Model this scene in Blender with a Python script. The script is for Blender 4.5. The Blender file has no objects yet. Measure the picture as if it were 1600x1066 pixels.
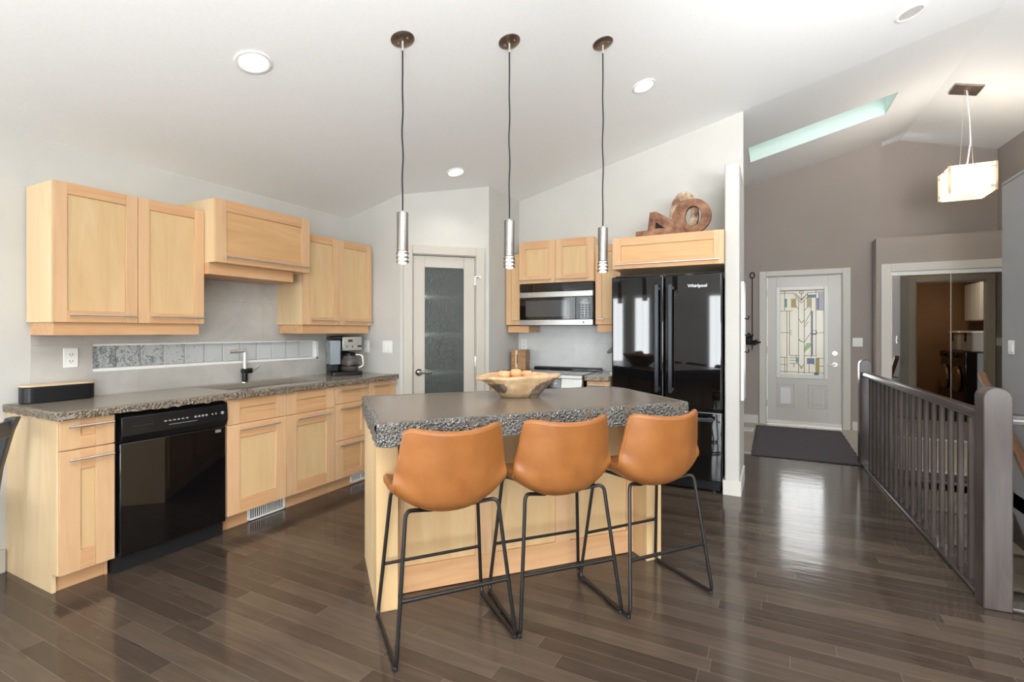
import bpy, bmesh, math, random
from mathutils import Vector, Matrix, noise
random.seed(7)
R = math.radians
scene = bpy.context.scene
COL = scene.collection

# ------------------------------------------------------------------ camera, world, light, exposure
cam_d = bpy.data.cameras.new('camera')
cam = bpy.data.objects.new('camera', cam_d); COL.objects.link(cam)
cam.location = (0, 0, 1.31)
cam.rotation_euler = (R(90), 0, R(27.3))
cam_d.sensor_width = 36.0
cam_d.lens = 790.0 * 36.0 / 1600.0
cam_d.shift_y = -15.0 / 1600.0
cam_d.clip_start = 0.05
scene.camera = cam

scene.view_settings.view_transform = 'Standard'
scene.view_settings.look = 'None'
scene.view_settings.gamma = 1.0
scene.view_settings.use_curve_mapping = False
scene.view_settings.exposure = 0.0

world = bpy.data.worlds.new('sky'); scene.world = world
world.use_nodes = True
wn = world.node_tree.nodes; wl = world.node_tree.links
bg = wn['Background']
bg.inputs['Color'].default_value = (0.95, 0.975, 1.0, 1)
bg.inputs['Strength'].default_value = 3.2

def area_light(name, loc, rot, sx, sy, power, color=(1, 1, 1), spread=180):
    d = bpy.data.lights.new(name, 'AREA'); d.shape = 'RECTANGLE'
    d.size = sx; d.size_y = sy; d.energy = power; d.color = color; d.spread = R(spread)
    o = bpy.data.objects.new(name, d); COL.objects.link(o)
    o.location = loc; o.rotation_euler = rot
    return o

# daylight through the windows of the dining side, behind the camera
REAR_WINDOWS = [(-3.45, -3.2, 0.3, 2.1), (-2.9, -2.58, 0.3, 2.1), (-1.25, -0.98, 0.5, 2.1), (0.5, 2.5, 0.15, 2.3), (2.9, 4.2, 0.5, 2.2)]
REAR_Y = -3.3
for i, (x0, x1, z0, z1) in enumerate(REAR_WINDOWS):
    area_light('window_daylight', ((x0 + x1) / 2, REAR_Y + 0.02, (z0 + z1) / 2), (R(90), 0, 0), x1 - x0, z1 - z0,
               46 * (x1 - x0) * (z1 - z0), (0.93, 0.97, 1.0))
# patio glazing in the left wall, beside and behind the camera
area_light('window_daylight', (-3.70, -1.3, 1.15), (0, R(-90), 0), 2.0, 2.0, 45, (0.95, 0.98, 1.0))
# added fill lights aimed up to brighten the ceiling, unseen behind and beside the camera
area_light('ceiling_fill', (0.5, -0.7, 1.9), (R(180), 0, 0), 2.0, 1.6, 360, (0.97, 0.985, 1.0))
area_light('ceiling_fill', (1.35, 1.55, 2.0), (R(138), 0, 0), 0.6, 0.8, 48, (0.97, 0.985, 1.0), 110)
# daylight entering through the stained glass of the front door
area_light('front_door_daylight', (0.352, 7.985, 1.30), (R(-90), 0, 0), 0.5, 1.15, 6, (0.96, 0.99, 1.0))

# ------------------------------------------------------------------ mesh builder
class MB:
    def __init__(s): s.v = []; s.f = []; s.m = []
    def add(s, verts, faces, m=0):
        b = len(s.v); s.v += [tuple(p) for p in verts]
        for f in faces: s.f.append([b + i for i in f]); s.m.append(m)
    def box(s, x0, x1, y0, y1, z0, z1, m=0):
        if x0 > x1: x0, x1 = x1, x0
        if y0 > y1: y0, y1 = y1, y0
        if z0 > z1: z0, z1 = z1, z0
        s.add([(x0, y0, z0), (x1, y0, z0), (x1, y1, z0), (x0, y1, z0), (x0, y0, z1), (x1, y0, z1), (x1, y1, z1), (x0, y1, z1)],
              [(0, 3, 2, 1), (4, 5, 6, 7), (0, 1, 5, 4), (1, 2, 6, 5), (2, 3, 7, 6), (3, 0, 4, 7)], m)
        return s
    def prism(s, poly, axis, a0, a1, m=0):
        n = len(poly)
        def P(p, a):
            return {'x': (a, p[0], p[1]), 'y': (p[0], a, p[1]), 'z': (p[0], p[1], a)}[axis]
        vs = [P(p, a0) for p in poly] + [P(p, a1) for p in poly]
        fs = [list(range(n))[::-1], list(range(n, 2 * n))] + [[i, (i + 1) % n, n + (i + 1) % n, n + i] for i in range(n)]
        s.add(vs, fs, m); return s
    def cyl(s, p, q, r, n=16, m=0, r2=None):
        return s.tube([p, q], [r, r if r2 is None else r2], n, m)
    def tube(s, pts, r, n=10, m=0, closed=False, up=None):
        pts = [Vector(p) for p in pts]; k = len(pts)
        rs = r if isinstance(r, (list, tuple)) else [r] * k
        rings = []; prev = None
        for i, p in enumerate(pts):
            a = pts[i - 1] if (i > 0 or closed) else p
            b = pts[(i + 1) % k] if (i < k - 1 or closed) else p
            t = (b - a)
            t = t.normalized() if t.length > 1e-9 else Vector((0, 0, 1))
            if prev is None:
                u = Vector((0, 0, 1)) if abs(t.z) < 0.9 else Vector((1, 0, 0))
                u = (u - t * u.dot(t)).normalized()
            else:
                u = (prev - t * prev.dot(t)).normalized()
            prev = u; w = t.cross(u)
            rings.append([p + (u * math.cos(2 * math.pi * j / n) + w * math.sin(2 * math.pi * j / n)) * rs[i] for j in range(n)])
        vs = [q for g in rings for q in g]; fs = []
        for i in range(k if closed else k - 1):
            a = i * n; b = ((i + 1) % k) * n
            for j in range(n): fs.append([a + j, a + (j + 1) % n, b + (j + 1) % n, b + j])
        if not closed:
            fs.append(list(range(n))[::-1]); fs.append([(k - 1) * n + j for j in range(n)])
        s.add(vs, fs, m); return s
    def lathe(s, prof, c=(0, 0, 0), n=32, m=0, sx=1, sy=1, caps=True):
        vs = []; fs = []; k = len(prof)
        for r, z in prof:
            for j in range(n):
                t = 2 * math.pi * j / n
                vs.append((c[0] + r * math.cos(t) * sx, c[1] + r * math.sin(t) * sy, c[2] + z))
        for i in range(k - 1):
            for j in range(n): fs.append([i * n + j, i * n + (j + 1) % n, (i + 1) * n + (j + 1) % n, (i + 1) * n + j])
        if caps:
            if prof[0][0] > 1e-6: fs.append(list(range(n))[::-1])
            if prof[-1][0] > 1e-6: fs.append([(k - 1) * n + j for j in range(n)])
        s.add(vs, fs, m); return s
    def grid(s, fn, nu, nv, m=0):
        vs = [fn(i / nu, j / nv) for j in range(nv + 1) for i in range(nu + 1)]
        fs = [[j * (nu + 1) + i, j * (nu + 1) + i + 1, (j + 1) * (nu + 1) + i + 1, (j + 1) * (nu + 1) + i] for j in range(nv) for i in range(nu)]
        s.add(vs, fs, m); return s
    def xform(s, M):
        s.v = [tuple(M @ Vector(p)) for p in s.v]; return s
    def build(s, name, mats, parent=None, bevel=0.0, seg=2, sharp=35, solid=0.0, sub=0, loc=None, rot=None, fixn=True, merge=False):
        bm = bmesh.new()
        bv = [bm.verts.new(p) for p in s.v]
        for f, mi in zip(s.f, s.m):
            try:
                fc = bm.faces.new([bv[i] for i in f]); fc.material_index = mi; fc.smooth = True
            except ValueError: pass
        if merge: bmesh.ops.remove_doubles(bm, verts=bm.verts[:], dist=1e-5)
        if fixn: bmesh.ops.recalc_face_normals(bm, faces=bm.faces[:])
        me = bpy.data.meshes.new(name); bm.to_mesh(me); bm.free()
        if not isinstance(mats, (list, tuple)): mats = [mats]
        for m in mats: me.materials.append(m)
        me.set_sharp_from_angle(angle=R(sharp))
        o = bpy.data.objects.new(name, me); COL.objects.link(o)
        if parent: o.parent = parent
        if loc: o.location = loc
        if rot: o.rotation_euler = rot
        if solid:
            md = o.modifiers.new('solid', 'SOLIDIFY'); md.thickness = solid; md.offset = 0
        if bevel:
            md = o.modifiers.new('bevel', 'BEVEL'); md.width = bevel; md.segments = seg; md.limit_method = 'ANGLE'; md.angle_limit = R(40)
            md.harden_normals = False
        if sub:
            md = o.modifiers.new('sub', 'SUBSURF'); md.levels = sub; md.render_levels = sub
        return o

def tag(o, label=None, cat=None, group=None, kind=None):
    if label: o['label'] = label
    if cat: o['category'] = cat
    if group: o['group'] = group
    if kind: o['kind'] = kind
    return o
def thing(name, label, cat, loc=(0, 0, 0), rotz=0.0, group=None):
    o = bpy.data.objects.new(name, None); COL.objects.link(o)
    o.empty_display_size = 0.1
    o.location = loc; o.rotation_euler = (0, 0, rotz)
    return tag(o, label, cat, group)
def struct(o, label=None, cat=None):
    o['kind'] = 'structure'
    return tag(o, label, cat)
def sempty(name, loc=(0, 0, 0), rotz=0.0, label=None, cat=None):
    o = bpy.data.objects.new(name, None); COL.objects.link(o)
    o.location = loc; o.rotation_euler = (0, 0, rotz); o['kind'] = 'structure'
    return tag(o, label, cat)
def copy_tree(o, parent=None):
    c = o.copy(); COL.objects.link(c)
    if parent: c.parent = parent
    for ch in list(o.children): copy_tree(ch, c)
    return c
def arc_path(pts, r, n=6):
    """polyline with its inner corners rounded by radius r"""
    pts = [Vector(p) for p in pts]; out = [pts[0]]
    for i in range(1, len(pts) - 1):
        a, b, c = pts[i - 1], pts[i], pts[i + 1]
        d1 = (a - b).normalized(); d2 = (c - b).normalized()
        k = min(r, (a - b).length * 0.49, (c - b).length * 0.49)
        p, q = b + d1 * k, b + d2 * k
        for j in range(n + 1):
            t = j / n
            out.append(p * (1 - t) ** 2 + b * 2 * t * (1 - t) + q * t ** 2)
    out.append(pts[-1]); return out

# ------------------------------------------------------------------ materials
def lin(c):
    out = []
    for v in c:
        v = v / 255.0
        out.append(v / 12.92 if v <= 0.04045 else ((v + 0.055) / 1.055) ** 2.4)
    return (*out, 1.0)
def mat(name, rgb, rough=0.5, metal=0.0, spec=0.5, coat=0.0, trans=0.0, ior=1.45, emit=None, estr=0.0, alpha=1.0):
    m = bpy.data.materials.new(name); m.use_nodes = True
    b = m.node_tree.nodes['Principled BSDF']
    b.inputs['Base Color'].default_value = lin(rgb)
    b.inputs['Roughness'].default_value = rough
    b.inputs['Metallic'].default_value = metal
    b.inputs['Specular IOR Level'].default_value = spec
    b.inputs['Coat Weight'].default_value = coat
    b.inputs['Coat Roughness'].default_value = 0.04
    b.inputs['Transmission Weight'].default_value = trans
    b.inputs['IOR'].default_value = ior
    if emit:
        b.inputs['Emission Color'].default_value = lin(emit); b.inputs['Emission Strength'].default_value = estr
    return m
def nodes_of(m): return m.node_tree.nodes, m.node_tree.links, m.node_tree.nodes['Principled BSDF']
def ramp(N, stops):
    r = N.new('ShaderNodeValToRGB'); e = r.color_ramp.elements
    e[0].position, e[0].color = stops[0]; e[1].position, e[1].color = stops[-1]
    for p, c in stops[1:-1]:
        k = e.new(p); k.color = c
    return r
def noise_node(N, L, vec, scale, detail=4, rough=0.55, dist=0.0):
    t = N.new('ShaderNodeTexNoise'); t.inputs['Scale'].default_value = scale
    t.inputs['Detail'].default_value = detail; t.inputs['Roughness'].default_value = rough
    t.inputs['Distortion'].default_value = dist
    L.new(vec, t.inputs['Vector']); return t
def mapping(N, L, scale=(1, 1, 1), rot=(0, 0, 0), space='Object'):
    tc = N.new('ShaderNodeTexCoord'); mp = N.new('ShaderNodeMapping')
    mp.inputs['Scale'].default_value = scale; mp.inputs['Rotation'].default_value = rot
    L.new(tc.outputs[space], mp.inputs['Vector']); return mp.outputs['Vector']
def bump(N, L, b, height, strength, dist=0.01):
    n = N.new('ShaderNodeBump'); n.inputs['Strength'].default_value = strength; n.inputs['Distance'].default_value = dist
    L.new(height, n.inputs['Height']); L.new(n.outputs['Normal'], b.inputs['Normal'])
def mottled(name, c1, c2, scale, rough=0.5, scl=(1, 1, 1), detail=4, lo=0.35, hi=0.65, bmp=0.0, bscale=None, **kw):
    m = mat(name, c1, rough, **kw); N, L, b = nodes_of(m)
    v = mapping(N, L, scl); t = noise_node(N, L, v, scale, detail)
    r = ramp(N, [(lo, lin(c1)), (hi, lin(c2))]); L.new(t.outputs['Fac'], r.inputs['Fac'])
    L.new(r.outputs['Color'], b.inputs['Base Color'])
    if bmp:
        t2 = noise_node(N, L, v, bscale or scale, 5); bump(N, L, b, t2.outputs['Fac'], bmp)
    return m
def wood(name, c1, c2, c3, axis, rough=0.38, across=14.0, along=1.1, spec=0.4, vary=0.05):
    m = mat(name, c1, rough, spec=spec); N, L, b = nodes_of(m)
    sc = [across] * 3; sc['xyz'.index(axis)] = along
    v = mapping(N, L, tuple(sc))
    t = noise_node(N, L, v, 1.6, 6, 0.6, 0.6)
    r = ramp(N, [(0.28, lin(c3)), (0.5, lin(c1)), (0.74, lin(c2))])
    L.new(t.outputs['Fac'], r.inputs['Fac'])
    oi = N.new('ShaderNodeObjectInfo'); mr = N.new('ShaderNodeMapRange')
    mr.inputs['To Min'].default_value = 1 - vary; mr.inputs['To Max'].default_value = 1 + vary
    L.new(oi.outputs['Random'], mr.inputs['Value'])
    hs = N.new('ShaderNodeHueSaturation'); L.new(mr.outputs['Result'], hs.inputs['Value'])
    L.new(r.outputs['Color'], hs.inputs['Color']); L.new(hs.outputs['Color'], b.inputs['Base Color'])
    return m
def speckle(name, base, light, dark, scale, rough, bmp=0.0, dens=(0.36, 0.66), fine=2.3):
    m = mat(name, base, rough); N, L, b = nodes_of(m)
    v = mapping(N, L)
    t = noise_node(N, L, v, scale, 3, 0.7)
    r = ramp(N, [(dens[0], lin(dark)), (0.47, lin(base)), (0.55, lin(base)), (dens[1], lin(light))])
    L.new(t.outputs['Fac'], r.inputs['Fac'])
    L.new(r.outputs['Color'], b.inputs['Base Color'])
    if bmp:
        vo = N.new('ShaderNodeTexVoronoi'); vo.inputs['Scale'].default_value = scale / fine; L.new(v, vo.inputs['Vector'])
        bump(N, L, b, vo.outputs['Distance'], bmp, 0.02)
    return m

M = {}
M['wall'] = mottled('wall_paint_light_grey', (194, 192, 186), (198, 196, 190), 3.0, 0.85)
M['ceiling'] = mottled('ceiling_paint_white', (240, 240, 239), (243, 243, 242), 60.0, 0.9, bmp=0.03)
M['taupe'] = mottled('wall_paint_taupe', (160, 150, 143), (163, 153, 146), 2.0, 0.8)
M['greywall'] = mottled('wall_paint_cool_grey', (168, 167, 168), (172, 171, 172), 2.0, 0.75)
M['laundry'] = mottled('wall_paint_brown', (140, 105, 75), (146, 111, 80), 2.0, 0.8)
M['trim'] = mat('trim_paint_greige', (190, 184, 173), 0.45)
M['trimw'] = mat('trim_paint_off_white', (208, 205, 197), 0.45)
M['white'] = mat('white_plastic', (235, 235, 232), 0.35)
M['whitepaint'] = mat('white_paint', (228, 228, 226), 0.5)
MAPLE = ((208, 169, 129), (214, 178, 139), (200, 159, 118))
M['maple_z'] = wood('maple_vertical', *MAPLE, 'z')
M['maple_x'] = wood('maple_horizontal', (205, 160, 117), (211, 169, 128), (197, 150, 107), 'x')
M['maple_panel'] = wood('maple_panel', (207, 175, 130), (213, 184, 142), (200, 165, 120), 'z', across=9.0)
M['maple_panel_x'] = wood('maple_panel_horizontal', (205, 162, 114), (211, 171, 126), (197, 152, 104), 'x', across=9.0)
M['maple_side'] = wood('maple_end_panel', (220, 193, 152), (225, 200, 162), (213, 184, 141), 'z', across=7.0)
M['steel'] = mottled('brushed_steel', (150, 147, 143), (164, 161, 157), 4.0, 0.34, (1, 1, 60), metal=1.0)
M['steel_x'] = mottled('brushed_steel_panel', (166, 165, 162), (180, 179, 176), 4.0, 0.28, (60, 1, 1), metal=1.0)
M['steel_bar'] = mat('satin_steel', (214, 208, 200), 0.42, 0.9)
M['bright_steel'] = mat('bright_satin_steel', (232, 230, 226), 0.42, 0.85)
M['chrome'] = mat('polished_chrome', (225, 225, 225), 0.08, 1.0)
M['bronze'] = mottled('bronzed_steel', (150, 134, 124), (166, 150, 138), 20, 0.4, metal=1.0)
M['black_gloss'] = mat('black_gloss_enamel', (9, 9, 11), 0.035, spec=0.6, coat=0.3)
M['black_satin'] = mat('black_satin', (18, 18, 20), 0.32)
M['black_matte'] = mat('black_matte', (20, 20, 22), 0.6)
M['black_tube'] = mat('black_powder_coat', (24, 23, 23), 0.38)
M['handle_grey'] = mat('dark_grey_metal', (62, 65, 70), 0.3, 0.6)
M['glass_black'] = mat('black_glass', (10, 11, 12), 0.04, spec=0.7)
M['mirror'] = mat('mirror_glass', (215, 212, 206), 0.015, 1.0)
M['grey_mark'] = mat('pale_grey_print', (150, 150, 152), 0.5)
M['white_mark'] = mat('white_print', (235, 235, 235), 0.4)
M['slot'] = mat('dark_slot', (30, 28, 26), 0.7)
M['stone_top'] = speckle('polished_stone_top', (112, 100, 88), (140, 127, 113), (86, 76, 67), 230, 0.22)
M['stone_edge'] = speckle('chiselled_stone_edge_grey', (104, 102, 98), (206, 202, 193), (48, 48, 50), 165, 0.5, 0.8, dens=(0.38, 0.64), fine=2.0)
M['stone_edge_warm'] = speckle('chiselled_stone_edge_brown', (116, 104, 90), (184, 170, 150), (64, 55, 46), 150, 0.5, 0.6, dens=(0.38, 0.64), fine=2.0)
M['stone_counter'] = speckle('polished_stone_counter', (146, 138, 126), (164, 156, 144), (126, 117, 106), 210, 0.16)
M['leather'] = mottled('tan_leather', (139, 86, 42), (152, 97, 51), 9.0, 0.38, bmp=0.06, bscale=260.0, spec=0.45)
M['glow'] = mat('lamp_glow', (255, 246, 225), 0.5, emit=(255, 246, 228), estr=2.5)
M['rust'] = mottled('rusted_painted_metal', (92, 54, 34), (152, 112, 86), 12.0, 0.7, bmp=0.3, bscale=40, detail=8)
M['rust_pale'] = mottled('rusted_metal_flaking_paint', (116, 82, 62), (204, 180, 152), 9.0, 0.7, bmp=0.3, bscale=40, detail=8, lo=0.42, hi=0.60)
M['rail_wood'] = wood('grey_stained_maple', (72, 64, 61), (86, 77, 73), (60, 53, 50), 'z', rough=0.22, across=8.0, spec=0.5)
M['rail_wood_y'] = wood('grey_stained_maple_rail', (66, 59, 57), (78, 70, 67), (56, 50, 48), 'y', rough=0.14, across=10.0, spec=0.6)
M['handrail'] = wood('brown_stained_maple', (116, 82, 58), (130, 96, 70), (96, 67, 47), 'y', rough=0.28, across=8.0)
M['carpet'] = mottled('beige_carpet', (108, 100, 86), (132, 122, 105), 120.0, 0.95, bmp=0.6, bscale=260.0)
M['rug'] = mottled('charcoal_rag_rug', (78, 73, 77), (100, 94, 98), 40.0, 0.95, (1, 9, 1), bmp=0.8, bscale=60.0)
M['tile_floor'] = mottled('entry_tile', (160, 150, 134), (174, 164, 148), 5.0, 0.3)
M['bin'] = mat('pale_grey_plastic', (178, 176, 168), 0.4)
M['pale_wood'] = wood('pale_lid_wood', (214, 190, 158), (224, 202, 172), (200, 174, 140), 'x', across=20.0)
M['block_wood'] = wood('walnut_grain', (152, 112, 74), (172, 132, 92), (118, 82, 52), 'x', across=22.0, along=2.0)
M['door_paint'] = mat('door_paint_pale_grey', (206, 203, 197), 0.32)

def mk_floor():
    m = mat('stained_maple_planks', (90, 76, 66), 0.2, spec=0.5); N, L, b = nodes_of(m)
    v0 = mapping(N, L)
    sp = N.new('ShaderNodeSeparateXYZ'); L.new(v0, sp.inputs[0])
    dv = N.new('ShaderNodeMath'); dv.operation = 'DIVIDE'; dv.inputs[1].default_value = 0.083; L.new(sp.outputs['Y'], dv.inputs[0])
    fr = N.new('ShaderNodeMath'); fr.operation = 'FLOOR'; L.new(dv.outputs[0], fr.inputs[0])
    wn_ = N.new('ShaderNodeTexWhiteNoise'); wn_.noise_dimensions = '1D'; L.new(fr.outputs[0], wn_.inputs['W'])
    sh_ = N.new('ShaderNodeMath'); sh_.operation = 'MULTIPLY_ADD'; sh_.inputs[1].default_value = 7.3; L.new(wn_.outputs['Value'], sh_.inputs[0]); L.new(sp.outputs['X'], sh_.inputs[2])
    cb2 = N.new('ShaderNodeCombineXYZ'); L.new(sh_.outputs[0], cb2.inputs['X']); L.new(sp.outputs['Y'], cb2.inputs['Y'])
    v = cb2.outputs[0]
    br = N.new('ShaderNodeTexBrick'); L.new(v, br.inputs['Vector'])
    br.offset = 0.0; br.offset_frequency = 1; br.squash = 1.0
    br.inputs['Scale'].default_value = 1.0
    br.inputs['Brick Width'].default_value = 0.93; br.inputs['Row Height'].default_value = 0.083
    br.inputs['Mortar Size'].default_value = 0.0011; br.inputs['Mortar Smooth'].default_value = 0.2
    br.inputs['Bias'].default_value = 0.0
    br.inputs['Color1'].default_value = lin((60, 50, 43)); br.inputs['Color2'].default_value = lin((83, 72, 62))
    br.inputs['Mortar'].default_value = lin((98, 87, 77))
    v2 = mapping(N, L, (1.2, 11, 1)); t = noise_node(N, L, v2, 2.2, 6, 0.6, 0.8)
    r = ramp(N, [(0.3, (0.82, 0.82, 0.82, 1)), (0.7, (1.16, 1.14, 1.12, 1))]); L.new(t.outputs['Fac'], r.inputs['Fac'])
    mx = N.new('ShaderNodeMix'); mx.data_type = 'RGBA'; mx.blend_type = 'MULTIPLY'; mx.inputs[0].default_value = 1.0
    L.new(br.outputs['Color'], mx.inputs[6]); L.new(r.outputs['Color'], mx.inputs[7])
    L.new(mx.outputs[2], b.inputs['Base Color'])
    v3 = mapping(N, L, (2.2, 9, 1)); t3 = noise_node(N, L, v3, 1.5, 2, 0.5)
    iv = N.new('ShaderNodeMath'); iv.operation = 'MULTIPLY_ADD'; iv.inputs[1].default_value = -0.5; L.new(br.outputs['Fac'], iv.inputs[0]); L.new(t3.outputs['Fac'], iv.inputs[2])
    bump(N, L, b, iv.outputs['Value'], 0.10, 0.01)
    rr = ramp(N, [(0.3, (0.09, 0.09, 0.09, 1)), (0.7, (0.17, 0.17, 0.17, 1))]); L.new(t.outputs['Fac'], rr.inputs['Fac']); L.new(rr.outputs['Color'], b.inputs['Roughness'])
    return m
M['floor'] = mk_floor()

def mk_tile(name, axis_rot, w, hgt, zoff, c1, c2, grout):
    """large concrete tiles; texture x runs along the wall, y up"""
    m = mat(name, c1, 0.35); N, L, b = nodes_of(m)
    tc = N.new('ShaderNodeTexCoord'); sp = N.new('ShaderNodeSeparateXYZ'); cb = N.new('ShaderNodeCombineXYZ')
    L.new(tc.outputs['Object'], sp.inputs[0]); L.new(sp.outputs['Y' if axis_rot else 'X'], cb.inputs['X'])
    ad = N.new('ShaderNodeMath'); ad.operation = 'ADD'; ad.inputs[1].default_value = zoff
    L.new(sp.outputs['Z'], ad.inputs[0]); L.new(ad.outputs[0], cb.inputs['Y'])
    br = N.new('ShaderNodeTexBrick'); L.new(cb.outputs[0], br.inputs['Vector']); br.offset = 0.5
    br.inputs['Scale'].default_value = 1.0; br.inputs['Brick Width'].default_value = w; br.inputs['Row Height'].default_value = hgt
    br.inputs['Mortar Size'].default_value = 0.0016; br.inputs['Mortar Smooth'].default_value = 0.3
    br.inputs['Color1'].default_value = (0.92, 0.92, 0.92, 1); br.inputs['Color2'].default_value = (1.06, 1.06, 1.06, 1)
    br.inputs['Mortar'].default_value = (0.8, 0.79, 0.77, 1)
    t = noise_node(N, L, cb.outputs[0], 3.5, 8, 0.62, 0.6)
    r = ramp(N, [(0.3, lin(c2)), (0.7, lin(c1))]); L.new(t.outputs['Fac'], r.inputs['Fac'])
    mx = N.new('ShaderNodeMix'); mx.data_type = 'RGBA'; mx.blend_type = 'MULTIPLY'; mx.inputs[0].default_value = 1.0
    L.new(r.outputs['Color'], mx.inputs[6]); L.new(br.outputs['Color'], mx.inputs[7])
    L.new(mx.outputs[2], b.inputs['Base Color'])
    return m
M['splash_left'] = mk_tile('concrete_tile_left', True, 0.61, 0.31, 0.01, (196, 193, 187), (170, 167, 161), None)
M['splash_back'] = mk_tile('concrete_tile_back', False, 0.61, 0.31, 0.05, (222, 224, 224), (202, 204, 204), None)

def mk_rainglass():
    m = mat('textured_rain_glass', (128, 136, 133), 0.12, spec=0.5, trans=0.8, ior=1.4); N, L, b = nodes_of(m)
    v = mapping(N, L, (1, 1, 0.6)); t = noise_node(N, L, v, 75, 2, 0.5); bump(N, L, b, t.outputs['Fac'], 1.0, 0.010)
    return m
M['rain_glass'] = mk_rainglass()
def mk_translucent(name, rgb, f=0.5, rough=0.2):
    m = mat(name, rgb, rough); N, L, b = nodes_of(m)
    out = N['Material Output']; tr = N.new('ShaderNodeBsdfTranslucent'); tr.inputs['Color'].default_value = lin(rgb)
    mx = N.new('ShaderNodeMixShader'); mx.inputs[0].default_value = f
    L.new(b.outputs[0], mx.inputs[1]); L.new(tr.outputs[0], mx.inputs[2]); L.new(mx.outputs[0], out.inputs['Surface'])
    return m
M['door_glass'] = mk_translucent('frosted_cream_glass', (222, 218, 206), 0.4)
M['glass_blue'] = mk_translucent('blue_stained_glass', (92, 122, 178), 0.4)
M['glass_teal'] = mk_translucent('teal_stained_glass', (110, 176, 170), 0.4)
M['glass_yellow'] = mk_translucent('yellow_stained_glass', (214, 190, 70), 0.4)
M['glass_green'] = mk_translucent('green_stained_glass', (168, 214, 110), 0.4)
M['glass_mauve'] = mk_translucent('mauve_stained_glass', (196, 184, 200), 0.4)
M['lead'] = mat('lead_came', (74, 70, 70), 0.4, 0.5)
M['lamp_glass'] = mk_translucent('frosted_lamp_glass', (252, 244, 226), 0.6)
M['glass'] = mat('clear_glass', (240, 245, 245), 0.02, trans=1.0, ior=1.45)
M['smoke_glass'] = mat('smoky_carafe_glass', (120, 110, 104), 0.04, trans=0.6, ior=1.45)
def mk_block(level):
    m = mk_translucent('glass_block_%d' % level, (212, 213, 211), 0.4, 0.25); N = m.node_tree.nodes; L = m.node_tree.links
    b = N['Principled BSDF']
    if level < 6:  # dark refraction ripples painted into the base colour, fading block by block
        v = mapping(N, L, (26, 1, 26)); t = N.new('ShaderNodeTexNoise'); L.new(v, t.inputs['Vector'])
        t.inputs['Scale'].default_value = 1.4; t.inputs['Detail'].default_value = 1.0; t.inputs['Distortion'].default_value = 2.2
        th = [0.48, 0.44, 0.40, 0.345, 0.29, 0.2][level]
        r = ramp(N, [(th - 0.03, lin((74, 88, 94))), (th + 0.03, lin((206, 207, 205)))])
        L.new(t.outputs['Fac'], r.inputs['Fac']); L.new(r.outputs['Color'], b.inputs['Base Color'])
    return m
def mk_bowl():
    m = mat('carved_root_wood', (196, 166, 126), 0.7); N, L, b = nodes_of(m)
    v = mapping(N, L); t = noise_node(N, L, v, 16, 6, 0.65, 0.6); t2 = noise_node(N, L, v, 5.5, 2, 0.5)
    r = ramp(N, [(0.3, lin((164, 132, 98))), (0.55, lin((186, 158, 122))), (0.75, lin((200, 176, 144)))])
    L.new(t.outputs['Fac'], r.inputs['Fac']); L.new(r.outputs['Color'], b.inputs['Base Color'])
    bump(N, L, b, t.outputs['Fac'], 0.4, 0.01); return m
M['bowl'] = mk_bowl()
M['bark'] = mottled('dark_bark', (84, 70, 60), (128, 112, 98), 22, 0.8, bmp=0.6, bscale=40)
M['apple'] = mottled('apple_skin', (228, 178, 130), (220, 144, 98), 10, 0.35, (1, 1, 0.5))

# ------------------------------------------------------------------ room constants
XL = -3.72; YB = 3.687; Y2 = 4.95; YE = 8.0; YC = 7.7; YU = 8.35
XG = 1.74; YG = 5.77; XRU = 2.48; XH = 2.98; RIDGE = 1.5; TOP = 4.15
def zc(x, y):
    t = 0.045 * max(0.0, y - 4.95)
    if x <= RIDGE: return 2.42 + 0.245 * (x - XL) + t
    return 2.42 + 0.245 * (RIDGE - XL) + t - 0.28 * (x - RIDGE)
def slope_poly(x0, x1, y, z0=0.0, over=0.06):
    pts = [(x0, z0), (x1, z0), (x1, zc(x1, y) + over)]
    if x0 < RIDGE < x1: pts.append((RIDGE, zc(RIDGE, y) + over))
    pts.append((x0, zc(x0, y) + over)); return pts

# floor with the stairwell opening
HX0, HX1 = 0.865, 0.985          # railing-side edge of the stairwell (far, near)
HY0, HY1 = 3.27, 5.80
fl = MB()
def slab(poly): fl.prism(poly, 'z', -0.12, 0.0)
slab([(XL - .1, REAR_Y - .1), (4.6, REAR_Y - .1), (4.6, HY0), (HX1, HY0), (XL - .1, HY0)])
slab([(XL - .1, HY0), (HX1, HY0), (HX0, HY1), (XL - .1, HY1)])
slab([(XL - .1, HY1), (HX0, HY1), (XG + .12, HY1), (3.7, HY1), (3.7, 8.6), (XL - .1, 8.6)])
slab([(XG + .0, HY0), (4.6, HY0), (4.6, HY1), (XG + .0, HY1)])
struct(fl.build('floor', M['floor']), 'dark grey-brown stained maple plank floor', 'floor')
t_ = MB(); t_.box(-1.5, XH, 6.02, 7.98, 0.0, 0.004)
struct(t_.build('floor_entry', M['tile_floor']), 'beige tile floor of the entry', 'floor')
ts = MB(); ts.box(-0.3, XG, 5.98, 6.03, 0.0, 0.009)
struct(ts.build('trim_threshold', M['steel_bar'], bevel=0.003), 'pale metal strip between the planks and the entry tile', 'threshold strip')

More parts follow.
